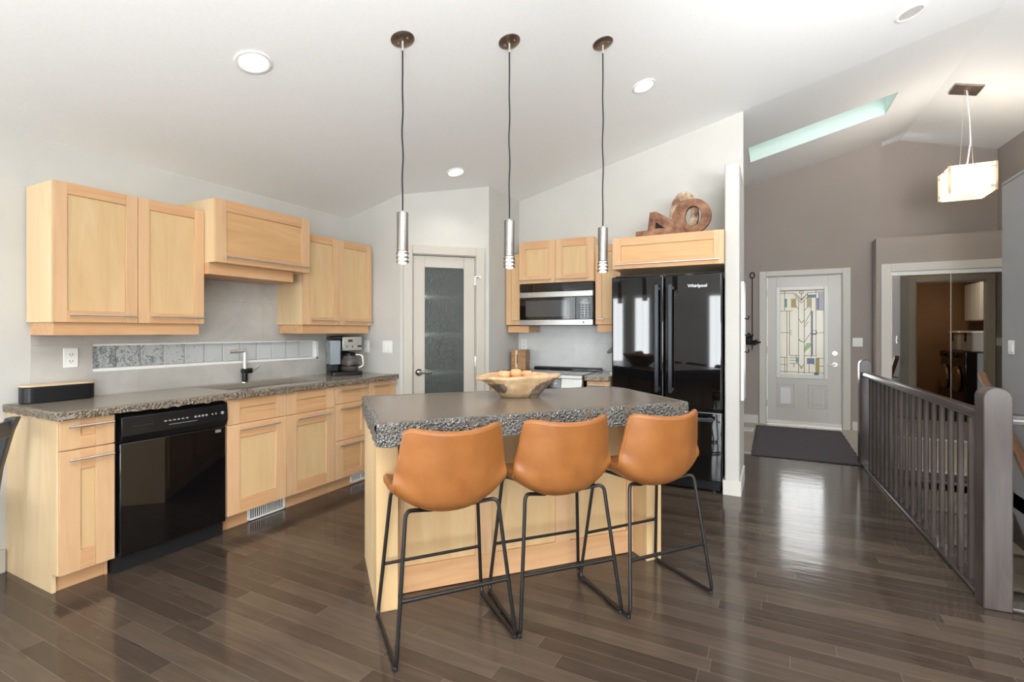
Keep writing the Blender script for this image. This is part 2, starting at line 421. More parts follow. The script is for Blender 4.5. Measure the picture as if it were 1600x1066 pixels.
# ceiling: two slopes meeting at a ridge, a skylight opening in the far part of the left slope
SKX0, SKX1, SKY0, SKY1 = -0.25, 1.09, 6.12, 6.76
c_ = MB()
def cquad(x0, x1, y0, y1):
    P = [(x0, y0), (x1, y0), (x1, y1), (x0, y1)]
    c_.add([(x, y, zc(x, y)) for x, y in P] + [(x, y, zc(x, y) + 0.14) for x, y in P],
           [(0, 3, 2, 1), (4, 5, 6, 7), (0, 1, 5, 4), (1, 2, 6, 5), (2, 3, 7, 6), (3, 0, 4, 7)])
xs = [XL - .12, SKX0, SKX1, RIDGE, 4.6]; ys = [REAR_Y - .1, 4.95, SKY0, SKY1, 8.6]
for i in range(4):
    for j in range(4):
        if i == 1 and j == 2: continue
        cquad(xs[i], xs[i + 1], ys[j], ys[j + 1])
struct(c_.build('ceiling', M['ceiling'], fixn=True), 'white vaulted ceiling with two slopes meeting at a ridge', 'ceiling')

# skylight well, frame and pane
sk = sempty('window_2', (0, 0, 0), 0, 'long narrow skylight in the sloped ceiling before the entry', 'skylight')
w = MB()
def skq(pts, up):
    n = len(pts)
def zs(x, y, k): return zc(x, y) + k
IN = 0.006
def well(xa, ya, xb, yb, ox, oy):
    P = [(xa, ya), (xb, yb), (xb + ox, yb + oy), (xa + ox, ya + oy)]
    w.add([(x, y, zs(x, y, 0.001)) for x, y in P] + [(x, y, zs(x, y, 0.62)) for x, y in P],
          [(0, 3, 2, 1), (4, 5, 6, 7), (0, 1, 5, 4), (1, 2, 6, 5), (2, 3, 7, 6), (3, 0, 4, 7)])
well(SKX0, SKY0 + IN, SKX1, SKY0 + IN, 0, -IN * .5); well(SKX0, SKY1 - IN, SKX1, SKY1 - IN, 0, IN * .5)
well(SKX0 + IN, SKY0 + IN, SKX0 + IN, SKY1 - IN, -IN * .5, 0); well(SKX1 - IN, SKY0 + IN, SKX1 - IN, SKY1 - IN, IN * .5, 0)
M['well'] = mat('skylight_well_paint', (208, 222, 215), 0.6)
w.build('well_lining', M['well'], sk)
p_ = MB(); P = [(SKX0, SKY0), (SKX1, SKY0), (SKX1, SKY1), (SKX0, SKY1)]
p_.add([(x, y, zs(x, y, 0.60)) for x, y in P] + [(x, y, zs(x, y, 0.615)) for x, y in P],
       [(0, 3, 2, 1), (4, 5, 6, 7), (0, 1, 5, 4), (1, 2, 6, 5), (2, 3, 7, 6), (3, 0, 4, 7)])
p_.build('pane', M['glass'], sk)
area_light('skylight_daylight', ((SKX0 + SKX1) / 2, (SKY0 + SKY1) / 2, zc(.4, 6.4) + 0.50), (0, R(-13.8), 0), 1.2, 0.55, 0.9, (0.90, 1.0, 0.96))

# ---- walls
GY0, GY1, GZ0, GZ1 = 1.575, 3.316, 1.06, 1.232       # glass-block strip
WY0, WY1, WZ0, WZ1 = -2.4, -0.2, 0.1, 2.15            # patio glazing
wl_ = MB()
def lw(y0, y1, z0, z1): wl_.box(XL - 0.13, XL, y0, y1, z0, z1)
lw(REAR_Y, WY0, 0, 2.5); lw(WY0, WY1, 0, WZ0); lw(WY0, WY1, WZ1, 2.5); lw(WY1, GY0, 0, 2.5)
lw(GY0, GY1, 0, GZ0); lw(GY0, GY1, GZ1, 2.5); lw(GY1, 5.1, 0, 2.5)
struct(wl_.build('wall_left', M['wall']), 'light grey kitchen wall behind the sink', 'wall')
wb = MB(); wb.prism(slope_poly(XL, -3.07, YB), 'y', YB, YB + .1)
struct(wb.build('wall_back', M['wall']), 'short light grey wall beside the pantry door with two switch plates', 'wall')
# diagonal pantry wall with the door opening, local x along the wall
PA = R(45); PL = 0.852
pw = sempty('wall_pantry', (-3.07, YB, 0), PA, 'diagonal light grey wall holding the pantry door', 'wall')
DX0, DX1, DZ = 0.112, 0.722, 2.035
def dz(u): return zc(-3.07 + u * .7071, YB)
m_ = MB()
m_.prism([(0, 0), (DX0, 0), (DX0, dz(DX0) + .05), (0, dz(0) + .05)], 'y', 0, 0.1)
m_.prism([(DX1, 0), (PL, 0), (PL, dz(PL) + .05), (DX1, dz(DX1) + .05)], 'y', 0, 0.1)
m_.prism([(DX0, DZ), (DX1, DZ), (DX1, dz(DX1) + .05), (DX0, dz(DX0) + .05)], 'y', 0, 0.1)
m_.build('wall_face', M['wall'], pw)
XS = -2.468
ws = MB(); ws.prism([(4.29, 0), (Y2 + .1, 0), (Y2 + .1, zc(XS, 4.9) + .05), (4.29, zc(XS, 4.3) + .05)], 'x', XS - .1, XS)
struct(ws.build('wall_pantry_side', M['wall']), 'light grey side of the pantry facing the range', 'wall')
wk = MB(); wk.prism(slope_poly(XS - .1, -0.235, Y2), 'y', Y2, Y2 + .12)
struct(wk.build('wall_range', M['wall']), 'light grey wall behind the range and refrigerator', 'wall')
pr = MB(); pr.box(-0.345, -0.236, 4.39, Y2 - .001, 0, 2.655)
struct(pr.build('wall_refrigerator_end', M['wall'], bevel=0.012, seg=3), 'white-grey wall end right of the refrigerator', 'wall')
# pantry interior back (dark room behind the glass)
pi = MB(); pi.box(XL - .1, XS - .11, 5.0, 5.06, 0, 2.9)
struct(pi.build('wall_pantry_rear', M['taupe']), 'back wall inside the pantry', 'wall')
# entry wall with door opening
EDX0, EDX1, EDZ = -0.085, 0.825, 2.085
ew = MB()
ew.prism(slope_poly(-1.6, EDX0, YE), 'y', YE, YE + .12); ew.prism(slope_poly(EDX1, 1.25, YE), 'y', YE + .0005, YE + .12)
ew.prism(slope_poly(EDX0, EDX1, YE, EDZ), 'y', YE, YE + .12)
struct(ew.build('wall_entry', M['taupe']), 'taupe wall around the front door', 'wall')
eu = MB(); eu.prism(slope_poly(1.1, XRU + .1, YU, 2.3), 'y', YU, YU + .1)
struct(eu.build('wall_entry_upper', M['taupe']), 'taupe wall set back above the closet ledge', 'wall')
# closet block
CX0 = 1.146; COX0 = 1.295; COZ = 2.045
cb_ = MB()
cb_.prism([(CX0, YC), (COX0, YC), (COX0, YC + .1), (CX0 + .1, YC + .1), (CX0 + .1, YE + .02), (CX0, YE + .02)], 'z', 0, 2.43)
cb_.box(COX0, XH + .1, YC, YC + .1, COZ, 2.43); cb_.box(CX0, XH + .1, YC, YU - .002, 2.43, 2.47)
struct(cb_.build('wall_closet', M['taupe']), 'taupe closet front with a plant ledge on top', 'wall')
# right side: hall wall, bulkhead, laundry, partial-height grey wall
hw = MB()
hw.box(XH, XH + .1, YG, YU, 0, 2.55)
hw.box(XRU, XH + .1, YG, YC, 2.47, 2.55)
struct(hw.build('wall_hall', M['taupe']), 'taupe hall wall right of the closet', 'wall')
hu = MB(); hu.prism([(3.2, 2.5), (YU + .1, 2.5), (YU + .1, zc(XRU, YU) + .05), (3.2, zc(XRU, 3.2) + .05)], 'x', XRU, XRU + .1)
struct(hu.build('wall_hall_upper', M['taupe']), 'taupe upper wall on the right above the plant ledge', 'wall')
gw = MB(); gw.box(XG, XG + .12, 3.2, YG, -2.6, 2.55); gw.box(XG, XRU, 3.2, YG + .001, 2.55, 2.58)
struct(gw.build('wall_right', M['greywall'], bevel=0.008), 'cool grey partial-height wall along the stairs', 'wall')
LDX0, LDX1, LDZ = 1.93, 2.77, 2.06
lf = MB()
lf.box(XG + .12, LDX0, YG - .1, YG, 0, 2.55); lf.box(LDX1, XH + .1, YG - .1, YG, 0, 2.55); lf.box(LDX0, LDX1, YG - .1, YG, LDZ, 2.55)
struct(lf.build('wall_laundry_front', M['taupe']), 'taupe wall holding the laundry doorway, seen in the closet mirror', 'wall')
li = MB()
li.box(XG + .12, XG + .13, 3.2, YG - .1, 0, 2.55); li.box(3.5, 3.6, 3.1, YG, 0, 2.55); li.box(XG, 3.6, 3.1, 3.2, 0, 2.55)
li.box(XG + .12, 3.6, 3.1, YG - .1, 2.5, 2.55)
struct(li.build('wall_laundry', M['laundry']), 'brown laundry room walls, seen in the closet mirror', 'wall')
# living side behind the camera
rw = MB()
edges = [XL - .13] + [e for wdw in REAR_WINDOWS for e in (wdw[0], wdw[1])] + [4.6]
for i in range(0, len(edges), 2): rw.prism(slope_poly(edges[i], edges[i + 1], REAR_Y), 'y', REAR_Y - .12, REAR_Y)
for x0, x1, z0, z1 in REAR_WINDOWS:
    rw.box(x0, x1, REAR_Y - .12, REAR_Y, 0, z0); rw.prism(slope_poly(x0, x1, REAR_Y, z1), 'y', REAR_Y - .12, REAR_Y)
struct(rw.build('wall_rear', M['wall']), 'light grey dining wall behind the camera', 'wall')
rs = MB(); rs.box(4.5, 4.6, REAR_Y, 3.098, 0, 3.0); rs.box(XG, XRU, 3.0, 3.098, 0, 2.58); rs.prism(slope_poly(XRU, 4.5, 3.0), 'y', 3.0, 3.098)
struct(rs.build('wall_living', M['wall']), 'light grey living room walls right of the camera', 'wall')
hl = MB(); hl.box(-1.6, -1.5, Y2 + .13, 7.99, 0, 3.3)
struct(hl.build('wall_hall_left', M['taupe']), 'taupe hall wall left of the front door', 'wall')
for i, (x0, x1, z0, z1) in enumerate(REAR_WINDOWS):
    wd = sempty('window_%d' % (4 + i), ((x0 + x1) / 2, REAR_Y, 0), 0, 'white framed dining window behind the camera, number %d from the left' % (i + 1) if False else None, None)
    f = MB(); a = (x1 - x0) / 2
    f.box(-a - .07, -a, -.02, .03, z0 - .07, z1 + .07); f.box(a, a + .07, -.02, .03, z0 - .07, z1 + .07)
    f.box(-a, a, -.02, .03, z1, z1 + .07); f.box(-a, a, -.02, .03, z0 - .07, z0); f.box(-.02, .02, -.06, 0.012, z0, z1)
    f.build('window_frame', M['whitepaint'], wd, bevel=0.004)
    g = MB(); g.box(-a, a, -.07, -.06, z0, z1); g.build('pane', M['glass'], wd)

# ---- glass-block window strip in the left wall
gbw = sempty('window_1', (XL, GY0, 0), R(90), 'long low glass-block window strip above the kitchen counter', 'window')
f = MB(); L_ = GY1 - GY0
f.box(0, L_, -.006, .06, GZ0, GZ0 + .020); f.box(0, L_, -.006, .06, GZ1 - .012, GZ1)
f.box(0, .006, -.006, .06, GZ0, GZ1); f.box(L_ - .03, L_, -.006, .06, GZ0, GZ1)
f.box(0, L_, .045, .13, GZ0 + .016, GZ0 + .026)
f.build('window_frame', M['white'], gbw, bevel=0.003)
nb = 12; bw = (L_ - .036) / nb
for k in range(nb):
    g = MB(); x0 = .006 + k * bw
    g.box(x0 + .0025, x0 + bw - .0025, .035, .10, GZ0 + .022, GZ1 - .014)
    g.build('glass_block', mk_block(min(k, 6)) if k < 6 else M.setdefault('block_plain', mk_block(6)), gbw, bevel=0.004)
f = MB()
for k in range(1, nb): f.box(.006 + k * bw - .0025, .006 + k * bw + .0025, .045, .09, GZ0 + .02, GZ1 - .012)
f.build('joint', M['grey_mark'], gbw)
# patio glazing frame (behind the camera)
pg = sempty('window_3', (XL, WY0, 0), R(90))
f = MB(); W = WY1 - WY0
f.box(-.06, 0, -.02, .1, WZ0, WZ1 + .06); f.box(W, W + .06, -.02, .1, WZ0, WZ1 + .06); f.box(0, W, -.02, .1, WZ1, WZ1 + .06); f.box(W / 2 - .04, W / 2 + .04, 0.02, .1, WZ0, WZ1)
f.build('window_frame', M['whitepaint'], pg, bevel=0.004)
g = MB(); g.box(0, W, .09, .1, WZ0, WZ1); g.build('pane', M['glass'], pg)

# ---- tile splashbacks
sp = MB(); t0 = 0.012
def sb(y0, y1, z0, z1): sp.box(XL, XL + t0, y0, y1, z0, z1)
sb(1.285, GY0, .914, 2.10); sb(GY0, GY1, .914, GZ0); sb(GY0, GY1, GZ1, 2.10); sb(GY1, YB, .914, 2.1)
struct(sp.build('wall_tile_left', M['splash_left']), 'grey concrete tile splashback behind the sink', 'tile')
sp = MB(); sp.box(XS, -1.28, Y2 - t0, Y2, .914, 1.9)
struct(sp.build('wall_tile_range', M['splash_back']), 'pale grey concrete tile splashback behind the range', 'tile')
# ---- baseboards
bb = MB(); bb.box(XL, XL + .014, -.2, 1.18, 0, .125)
struct(bb.build('baseboard_left', M['trim'], bevel=.003))
bb = MB(); bb.box(-.358, -.222, 4.376, Y2, 0, .118)
struct(bb.build('baseboard_refrigerator_end', M['trimw'], bevel=.003))
bb = MB(); bb.box(-1.5, -.185, YE - .014, YE, 0, .12); bb.box(.93, CX0, YE - .014, YE, 0, .12)
struct(bb.build('baseboard_entry', M['trimw'], bevel=.003))
bb = MB(); bb.box(0, DX0 - .09, -.014, 0, 0, .12); o = bb.build('baseboard', M['trimw'], pw, bevel=.003)

# ------------------------------------------------------------------ pantry door (door_1)
d1 = sempty('door_1', (-3.07, YB, 0), PA, 'greige pantry door with a tall rain-glass panel', 'door')
f = MB(); cw = 0.082
f.box(DX0 - cw, DX0, -.02, 0, 0, DZ + cw); f.box(DX1, DX1 + cw, -.02, 0, 0, DZ + cw); f.box(DX0, DX1, -.02, 0, DZ, DZ + cw)
f.box(DX0, DX0 + .008, -.004, .1, 0, DZ); f.box(DX1 - .008, DX1, -.004, .1, 0, DZ); f.box(DX0, DX1, -.004, .1, DZ - .008, DZ)
f.build('door_casing', M['trim'], d1, bevel=.004)
a, b = DX0 + .011, DX1 - .011
lf_ = MB(); GX0, GX1, GZa, GZb = .229, .604, .20, 1.915
lf_.box(a, GX0, .008, .045, .01, DZ - .012); lf_.box(GX1, b, .008, .045, .01, DZ - .012)
lf_.box(GX0, GX1, .008, .045, .01, GZa); lf_.box(GX0, GX1, .008, .045, GZb, DZ - .012)
leaf = lf_.build('door_leaf', M['trim'], d1, bevel=.003)
g = MB(); g.box(GX0 - .005, GX1 + .005, .02, .032, GZa, GZb); g.build('glass_panel', M['rain_glass'], d1)
h = MB(); h.cyl((.172, .008, .927), (.172, -.012, .927), .032, 24); h.cyl((.172, -.012, .927), (.172, -.05, .927), .011, 12)
h.tube(arc_path([(.172, -.05, .927), (.215, -.055, .925), (.25, -.052, .918), (.285, -.05, .930)], .02), [.011] * 1 + [.01] * 14 + [.007], 10)
h.build('lever_handle', M['chrome'], d1)
for z in (1.80, 1.02, .25):
    h = MB(); h.cyl((DX1 - .004, -.008, z - .045), (DX1 - .004, -.008, z + .045), .007, 10); h.box(DX1 - .02, DX1 + .012, -.006, -.003 + .008, z - .045, z + .045)
    if z > 1.7: h.box(DX1 - .01, DX1 + .04, -.035, -.022, z + .02, z + .045); h.cyl((DX1 + .03, -.03, z + .03), (DX1 + .0, -.06, z + .03), .005, 8)
    h.build('hinge', M['chrome'], d1)
for i, z in enumerate((.50, .92, 1.29, 1.655)):
    s = thing('pantry_shelf', ['low white wire shelf inside the pantry behind the glass', 'white wire shelf inside the pantry at handle height', 'white wire shelf inside the pantry at mid glass', 'topmost white wire shelf inside the pantry'][i], 'shelf', (-3.07, YB, z), PA, 'shelves inside the pantry')
    q = MB(); q.box(.20, .75, .135, .36, -.012, .0); q.box(.20, .75, .130, .140, -.03, .008)
    q.build('shelf_board', M['white'], s)
area_light('pantry_shelf_fill', (-3.003, 3.86, 1.2), (R(90), 0, 0), .03, 1.5, 4.0, (1, .98, .95))  # added hidden light that brightens the shelf fronts behind the glass

# ------------------------------------------------------------------ front door (door_2)
d2 = sempty('door_2', (0, YE, 0), 0, 'pale grey front door with a stained-glass panel', 'door')
f = MB(); cw = .088
f.box(EDX0 - cw, EDX0, -.018, 0, 0, EDZ + cw * .8); f.box(EDX1, EDX1 + cw, -.018, 0, 0, EDZ + cw * .8); f.box(EDX0, EDX1, -.018, 0, EDZ, EDZ + cw * .8)
f.box(EDX0, EDX0 + .01, -.004, .12, 0, EDZ); f.box(EDX1 - .01, EDX1, -.004, .12, 0, EDZ); f.box(EDX0, EDX1, -.004, .12, EDZ - .01, EDZ)
f.build('door_casing', M['trimw'], d2, bevel=.004)
LX0, LX1, LZ1 = EDX0 + .012, EDX1 - .012, EDZ - .012
SGX0, SGX1, SGZ0, SGZ1 = .045, .660, .665, 1.925
q = MB(); yf = .025
q.box(LX0, SGX0, yf, yf + .045, .03, LZ1); q.box(SGX1, LX1, yf, yf + .045, .03, LZ1)
q.box(SGX0, SGX1, yf, yf + .045, .03, SGZ0); q.box(SGX0, SGX1, yf, yf + .045, SGZ1, LZ1)
q.build('door_leaf', M['door_paint'], d2, bevel=.002)
q = MB(); e = .045
q.box(SGX0 - .005, SGX0 + e, yf - .012, yf + .05, SGZ0 - .005, SGZ1 + .005); q.box(SGX1 - e, SGX1 + .005, yf - .012, yf + .05, SGZ0 - .005, SGZ1 + .005)
q.box(SGX0 + e, SGX1 - e, yf - .012, yf + .05, SGZ0 - .005, SGZ0 + e); q.box(SGX0 + e, SGX1 - e, yf - .012, yf + .05, SGZ1 - e, SGZ1 + .005)
q.build('glass_frame', M['white'], d2, bevel=.006)
gx0, gx1, gz0, gz1 = SGX0 + e, SGX1 - e, SGZ0 + e, SGZ1 - e
q = MB(); q.box(gx0, gx1, yf + .022, yf + .028, gz0, gz1); pane = q.build('glass_panel', M['door_glass'], d2)
def gu(x): return gx0 + (x - 133) / 470.0 * (gx1 - gx0)
def gv(y): return gz1 - (y - 75) / 925.0 * (gz1 - gz0)
SEG = [(133, 80, 603, 80), (133, 105, 270, 105), (440, 105, 603, 100), (183, 80, 183, 300), (205, 165, 205, 260), (133, 300, 270, 300), (208, 300, 208, 890), (236, 300, 236, 790),
       (133, 540, 262, 540), (236, 518, 262, 518), (236, 560, 262, 560), (133, 812, 208, 812), (133, 890, 215, 895), (183, 812, 183, 985), (236, 790, 335, 790), (236, 815, 335, 815), (236, 845, 335, 845), (236, 875, 335, 880),
       (133, 970, 603, 975), (285, 880, 285, 920), (335, 190, 335, 990), (395, 190, 395, 990), (365, 105, 365, 195), (310, 790, 310, 870), (208, 895, 208, 985), (258, 165, 258, 265), (303, 165, 303, 265),
       (270, 100, 365, 190), (300, 110, 365, 175), (300, 150, 365, 215), (303, 240, 335, 285), (440, 100, 365, 190), (428, 115, 365, 178), (425, 155, 365, 215), (340, 100, 365, 80), (390, 100, 365, 80), (340, 100, 365, 120), (390, 100, 365, 120),
       (430, 105, 430, 265), (470, 165, 470, 300), (520, 80, 520, 300), (550, 100, 550, 295), (520, 295, 603, 295), (470, 300, 470, 810), (485, 300, 485, 790), (520, 300, 520, 790), (395, 300, 440, 255), (400, 440, 470, 310), (395, 480, 440, 420), (335, 385, 365, 435), (395, 400, 365, 435), (335, 605, 365, 640), (395, 640, 470, 535),
       (335, 620, 395, 645), (470, 515, 525, 515), (470, 560, 525, 560), (525, 515, 525, 560), (525, 540, 603, 540), (395, 790, 530, 790), (420, 820, 500, 820), (420, 875, 500, 875), (500, 820, 500, 890), (520, 815, 603, 815), (520, 815, 520, 975), (552, 815, 552, 975), (552, 900, 603, 900), (447, 875, 447, 972), (425, 130, 520, 130), (425, 160, 520, 155), (335, 880, 365, 935), (395, 880, 365, 935)]
q = MB()
for x0, y0, x1, y1 in SEG:
    q.cyl((gu(x0), yf + .02, gv(y0)), (gu(x1), yf + .02, gv(y1)), .0030, 6)
q.build('lead_came', M['lead'], pane)
q = MB(); cols = ['glass_blue', 'glass_teal', 'glass_yellow', 'glass_green', 'glass_mauve']
def cg(x0, y0, x1, y1, m): q.box(gu(x0), gu(x1), yf + .018, yf + .022, gv(y1), gv(y0), m)
cg(525, 165, 548, 290, 0); cg(183, 165, 207, 260, 1); cg(258, 168, 302, 265, 2); cg(432, 168, 470, 265, 2); cg(555, 110, 600, 292, 4); cg(425, 820, 498, 875, 0); cg(520, 815, 552, 975, 2); cg(500, 975, 550, 998, 0); cg(474, 545, 520, 560, 0); cg(472, 305, 484, 780, 0); cg(312, 820, 333, 870, 1); cg(430, 132, 518, 156, 0)
q.prism([(gu(398), gv(700)), (gu(425), gv(650)), (gu(468), gv(655)), (gu(466), gv(690)), (gu(398), gv(752))], 'y', yf + .018, yf + .022, 3)
q.prism([(gu(345), gv(900)), (gu(385), gv(900)), (gu(365), gv(930))], 'y', yf + .018, yf + .022, 3)
q.build('coloured_glass', [M[c] for c in cols], pane)
for k, (x0, x1) in enumerate(((.045, .265), (.425, .645))):
    q = MB()
    for (dx, dy) in ((0, .006), (.035, -.003)):
        pass
    q.box(x0, x1, yf - .004, yf + .004, .255, .255 + .02); q.box(x0, x1, yf - .004, yf + .004, .565, .585)
    q.box(x0, x0 + .02, yf - .004, yf + .004, .255, .585); q.box(x1 - .02, x1, yf - .004, yf + .004, .255, .585)
    q.prism([(x0 + .05, .305), (x1 - .05, .305), (x1 - .05, .535), (x0 + .05, .535)], 'y', yf - .006, yf + .004)
    pnl = q.build('raised_panel', M['door_paint'], d2, bevel=.008)
    if k == 0:
        q = MB(); q.box(x0 + .045, x1 - .045, yf - .014, yf - .004, .30, .53); q.cyl((x0 + .06, yf - .016, .33), (x0 + .06, yf - .01, .33), .006, 8)
        q.build('pet_flap', M['white'], d2, bevel=.003)['label'] = 'white pet flap in the lower left panel'
q = MB(); q.box(LX0, LX1, yf - .02, yf + .05, .03, .065); q.build('door_sweep', M['white'], d2, bevel=.003)
q = MB(); q.box(EDX0 + .01, EDX1 - .01, -.02, .115, 0, .032); q.build('threshold', M['steel_bar'], d2, bevel=.004)
q = MB(); q.cyl((.735, yf, 1.015), (.735, yf - .03, 1.015), .032, 20); q.box(.729, .741, yf - .045, yf - .03, .995, 1.035); q.build('deadbolt', M['steel_bar'], d2)
q = MB(); q.cyl((.735, yf, .865), (.735, yf - .02, .865), .032, 20); q.tube([(.735, yf - .02, .865), (.735, yf - .055, .865), (.70, yf - .058, .862), (.64, yf - .055, .86)], [.011, .011, .011, .007], 10); q.build('lever_handle', M['steel_bar'], d2)
for z in (.3, 1.05, 1.85):
    q = MB(); q.cyl((LX0 - .004, yf - .006, z - .045), (LX0 - .004, yf - .006, z + .045), .007, 8); q.build('hinge', M['steel_bar'], d2)

# ------------------------------------------------------------------ mirrored closet doors (door_3) and laundry doorway (door_4)
d3 = sempty('door_3', (0, YC, 0), 0, 'mirrored sliding closet doors right of the front door', 'door')
f = MB(); f.box(COX0 - .1, COX0, -.018, 0, 0, COZ + .1); f.box(COX0, XH, -.018, 0, COZ, COZ + .1); f.build('door_casing', M['trimw'], d3, bevel=.004)
f = MB(); f.box(COX0, XH, .0, .06, COZ - .05, COZ); f.box(COX0, XH, .005, .06, 0.004, .02); f.build('track', M['white'], d3, bevel=.003)
XM = 1.862
for (x0, x1, y) in ((COX0 + .004, XM + .02, .018), (XM, XM + .60, .038), (XM + .585, XH, .018)):
    q = MB(); q.box(x0 + .008, x1 - .008, y, y + .006, .03, COZ - .05); mp = q.build('mirror_pane', M['mirror'], d3)
    q = MB(); q.box(x0, x0 + .010, y - .004, y + .014, .02, COZ - .045); q.box(x1 - .010, x1, y - .004, y + .014, .02, COZ - .045); q.box(x0, x1, y - .004, y + .014, .02, .035)
    q.build('mirror_frame', M['bronze'], mp)
d4 = sempty('door_4', (0, YG, 0), 0, 'greige cased laundry doorway, seen in the closet mirror', 'doorway')
f = MB(); cw = .088
f.box(LDX0 - cw, LDX0, 0, .018, 0, LDZ + cw); f.box(LDX1, LDX1 + cw, 0, .018, 0, LDZ + cw); f.box(LDX0, LDX1, 0, .018, LDZ, LDZ + cw)
f.box(LDX0, LDX0 + .015, -.1, .004, 0, LDZ); f.box(LDX1 - .015, LDX1, -.1, .004, 0, LDZ); f.box(LDX0, LDX1, -.1, .004, LDZ - .015, LDZ)
f.build('door_casing', M['trim'], d4, bevel=.004)

# ------------------------------------------------------------------ cabinets
def handle(parent, x0, x1, z, y, vertical=False):
    q = MB(); r = .006
    q.cyl((x0, y - .032, z), (x1, y - .032, z), r, 10)
    for x in (x0 + .03, x1 - .03): q.cyl((x, y, z), (x, y - .032, z), .004, 8)
    return q.build('bar_handle', M['steel_bar'], parent)
def shaker(name, parent, x0, x1, z0, z1, y, fr=.062, th=.02, horiz=False, frt=None, hz=None, hx=None, frb=None):
    """five-piece front: stiles, rails and a recessed panel, front face at y - th"""
    q = MB(); yf = y - th; frt = fr if frt is None else frt; frb = frt if frb is None else frb
    q.box(x0, x0 + fr, yf, y, z0, z1, 0); q.box(x1 - fr, x1, yf, y, z0, z1, 0)
    q.box(x0 + fr, x1 - fr, yf, y, z0, z0 + frb, 1); q.box(x0 + fr, x1 - fr, yf, y, z1 - frt, z1, 1)
    q.box(x0 + fr, x1 - fr, yf + .009, y, z0 + frb, z1 - frt, 2)
    o = q.build(name, [M['maple_z'], M['maple_x'], M['maple_panel_x' if horiz else 'maple_panel']], parent, bevel=.0012, seg=1)
    if hz is not None:
        hx = hx or (x0 + .045, x1 - .02)
        handle(o, hx[0], hx[1], hz, yf)
    return o
def carcass(parent, x0, x1, y0, y1, z0, z1):
    if abs(z1 - .876) < 1e-6: z1, y0 = .870, -.014
    q = MB(); q.box(x0, x1, y0, y1, z0, z1); return q.build('cabinet_body', M['maple_side'], parent, bevel=.001, seg=1)

RL = R(90)
# wall cabinets on the left wall (local x = along the wall, front at -y)
c = thing('upper_cabinet', 'maple two-door wall cabinet left of the range hood cabinet', 'cabinet', (XL + t0, 1.265, 0), RL)
carcass(c, 0, .801, 0, -.298, 1.36, 2.117)
shaker('door', c, .0, .403, 1.36, 2.117, -.298, hz=1.40, hx=(.06, .388))
shaker('door', c, .406, .801, 1.36, 2.117, -.298, hz=1.40, hx=(.46, .79))
q = MB(); q.box(.012, .785, -.01, -.288, 1.289, 1.36); q.build('light_rail', M['maple_x'], c, bevel=.001, seg=1)
c = thing('hood_cabinet', 'short deep maple lift-up cabinet over the sink', 'cabinet', (XL + t0, 2.07, 0), RL)
carcass(c, 0, .762, 0, -.418, 1.772, 2.195)
shaker('door', c, 0, .762, 1.772, 2.195, -.418, fr=.075, horiz=True, hz=1.812, hx=(.05, .73))
q = MB(); q.box(.0, .67, -.005, -.36, 1.695, 1.772); q.build('light_rail', M['maple_x'], c, bevel=.001, seg=1)
c = thing('upper_cabinet', 'maple two-door wall cabinet above the coffee maker', 'cabinet', (XL + t0, 2.875, 0), RL)
carcass(c, 0, .787, 0, -.298, 1.365, 2.117)
shaker('door', c, 0, .372, 1.365, 2.117, -.298, hz=1.405, hx=(.06, .36))
shaker('door', c, .375, .787, 1.365, 2.117, -.298, hz=1.405, hx=(.44, .77))
q = MB(); q.box(.012, .775, -.01, -.288, 1.292, 1.365); q.build('light_rail', M['maple_x'], c, bevel=.001, seg=1)

# base cabinets on the left wall: front face of the doors at X = -3.12
FY = -.58            # door back plane in local y, doors 20 mm thick
c = thing('base_cabinet', 'narrow maple end cabinet left of the dishwasher', 'cabinet', (XL, 1.187, 0), RL)
q = MB(); q.prism([(-.001, 0), (-.001, .870), (FY, .870), (FY, .098), (-.525, .098), (-.525, 0)], 'x', 0, .018); q.box(.018, .238, -.014, FY, .098, .870)
q.build('cabinet_body', M['maple_side'], c, bevel=.001, seg=1)
q = MB(); q.box(.018, .226, -.50, -.512, 0, .098); q.box(.226, .238, -.45, -.525, 0, .098); q.build('toe_kick', M['maple_x'], c, bevel=.001, seg=1)
shaker('drawer', c, .004, .238, .718, .868, FY, fr=.085, frt=.045, horiz=True, hz=.835, hx=(.03, .222), frb=.062)
shaker('door', c, .004, .238, .10, .712, FY, fr=.085, frt=.10, hz=.668, hx=(.03, .222))
c = thing('base_cabinet', 'maple two-door sink cabinet right of the dishwasher', 'cabinet', (XL, 2.05, 0), RL)
q = MB(); q.box(0, .02, -.014, FY, .13, .870); q.box(.88, .90, -.014, FY, .13, .870); q.box(0, .9, -.014, FY, .11, .13); q.box(.02, .88, FY + .02, FY + .001, .13, .870)
q.build('cabinet_body', M['maple_side'], c, bevel=.001, seg=1)
q = MB(); q.box(.002, .9, -.498, -.51, 0, .11); q.build('toe_kick', M['maple_x'], c, bevel=.001, seg=1)
shaker('false_front', c, .002, .446, .703, .868, FY, fr=.085, frt=.062, horiz=True)
shaker('false_front', c, .449, .898, .703, .868, FY, fr=.085, frt=.062, horiz=True)
shaker('door', c, .002, .446, .113, .70, FY, fr=.085, frt=.09, hz=.667, hx=(.07, .37))
shaker('door', c, .449, .898, .113, .70, FY, fr=.085, frt=.09, hz=.667, hx=(.53, .84))
c = thing('base_cabinet', 'maple three-drawer cabinet below the coffee maker', 'cabinet', (XL, 2.953, 0), RL)
carcass(c, 0, .376, 0, FY, .11, .876)
q = MB(); q.box(0, .376, -.498, -.51, 0, .11); q.build('toe_kick', M['maple_x'], c, bevel=.001, seg=1)
for z0, z1 in ((.722, .868), (.423, .718), (.113, .419)):
    shaker('drawer', c, .002, .374, z0, z1, FY, fr=.085, frt=.05, horiz=True, hz=z1 - .032, hx=(.03, .35))
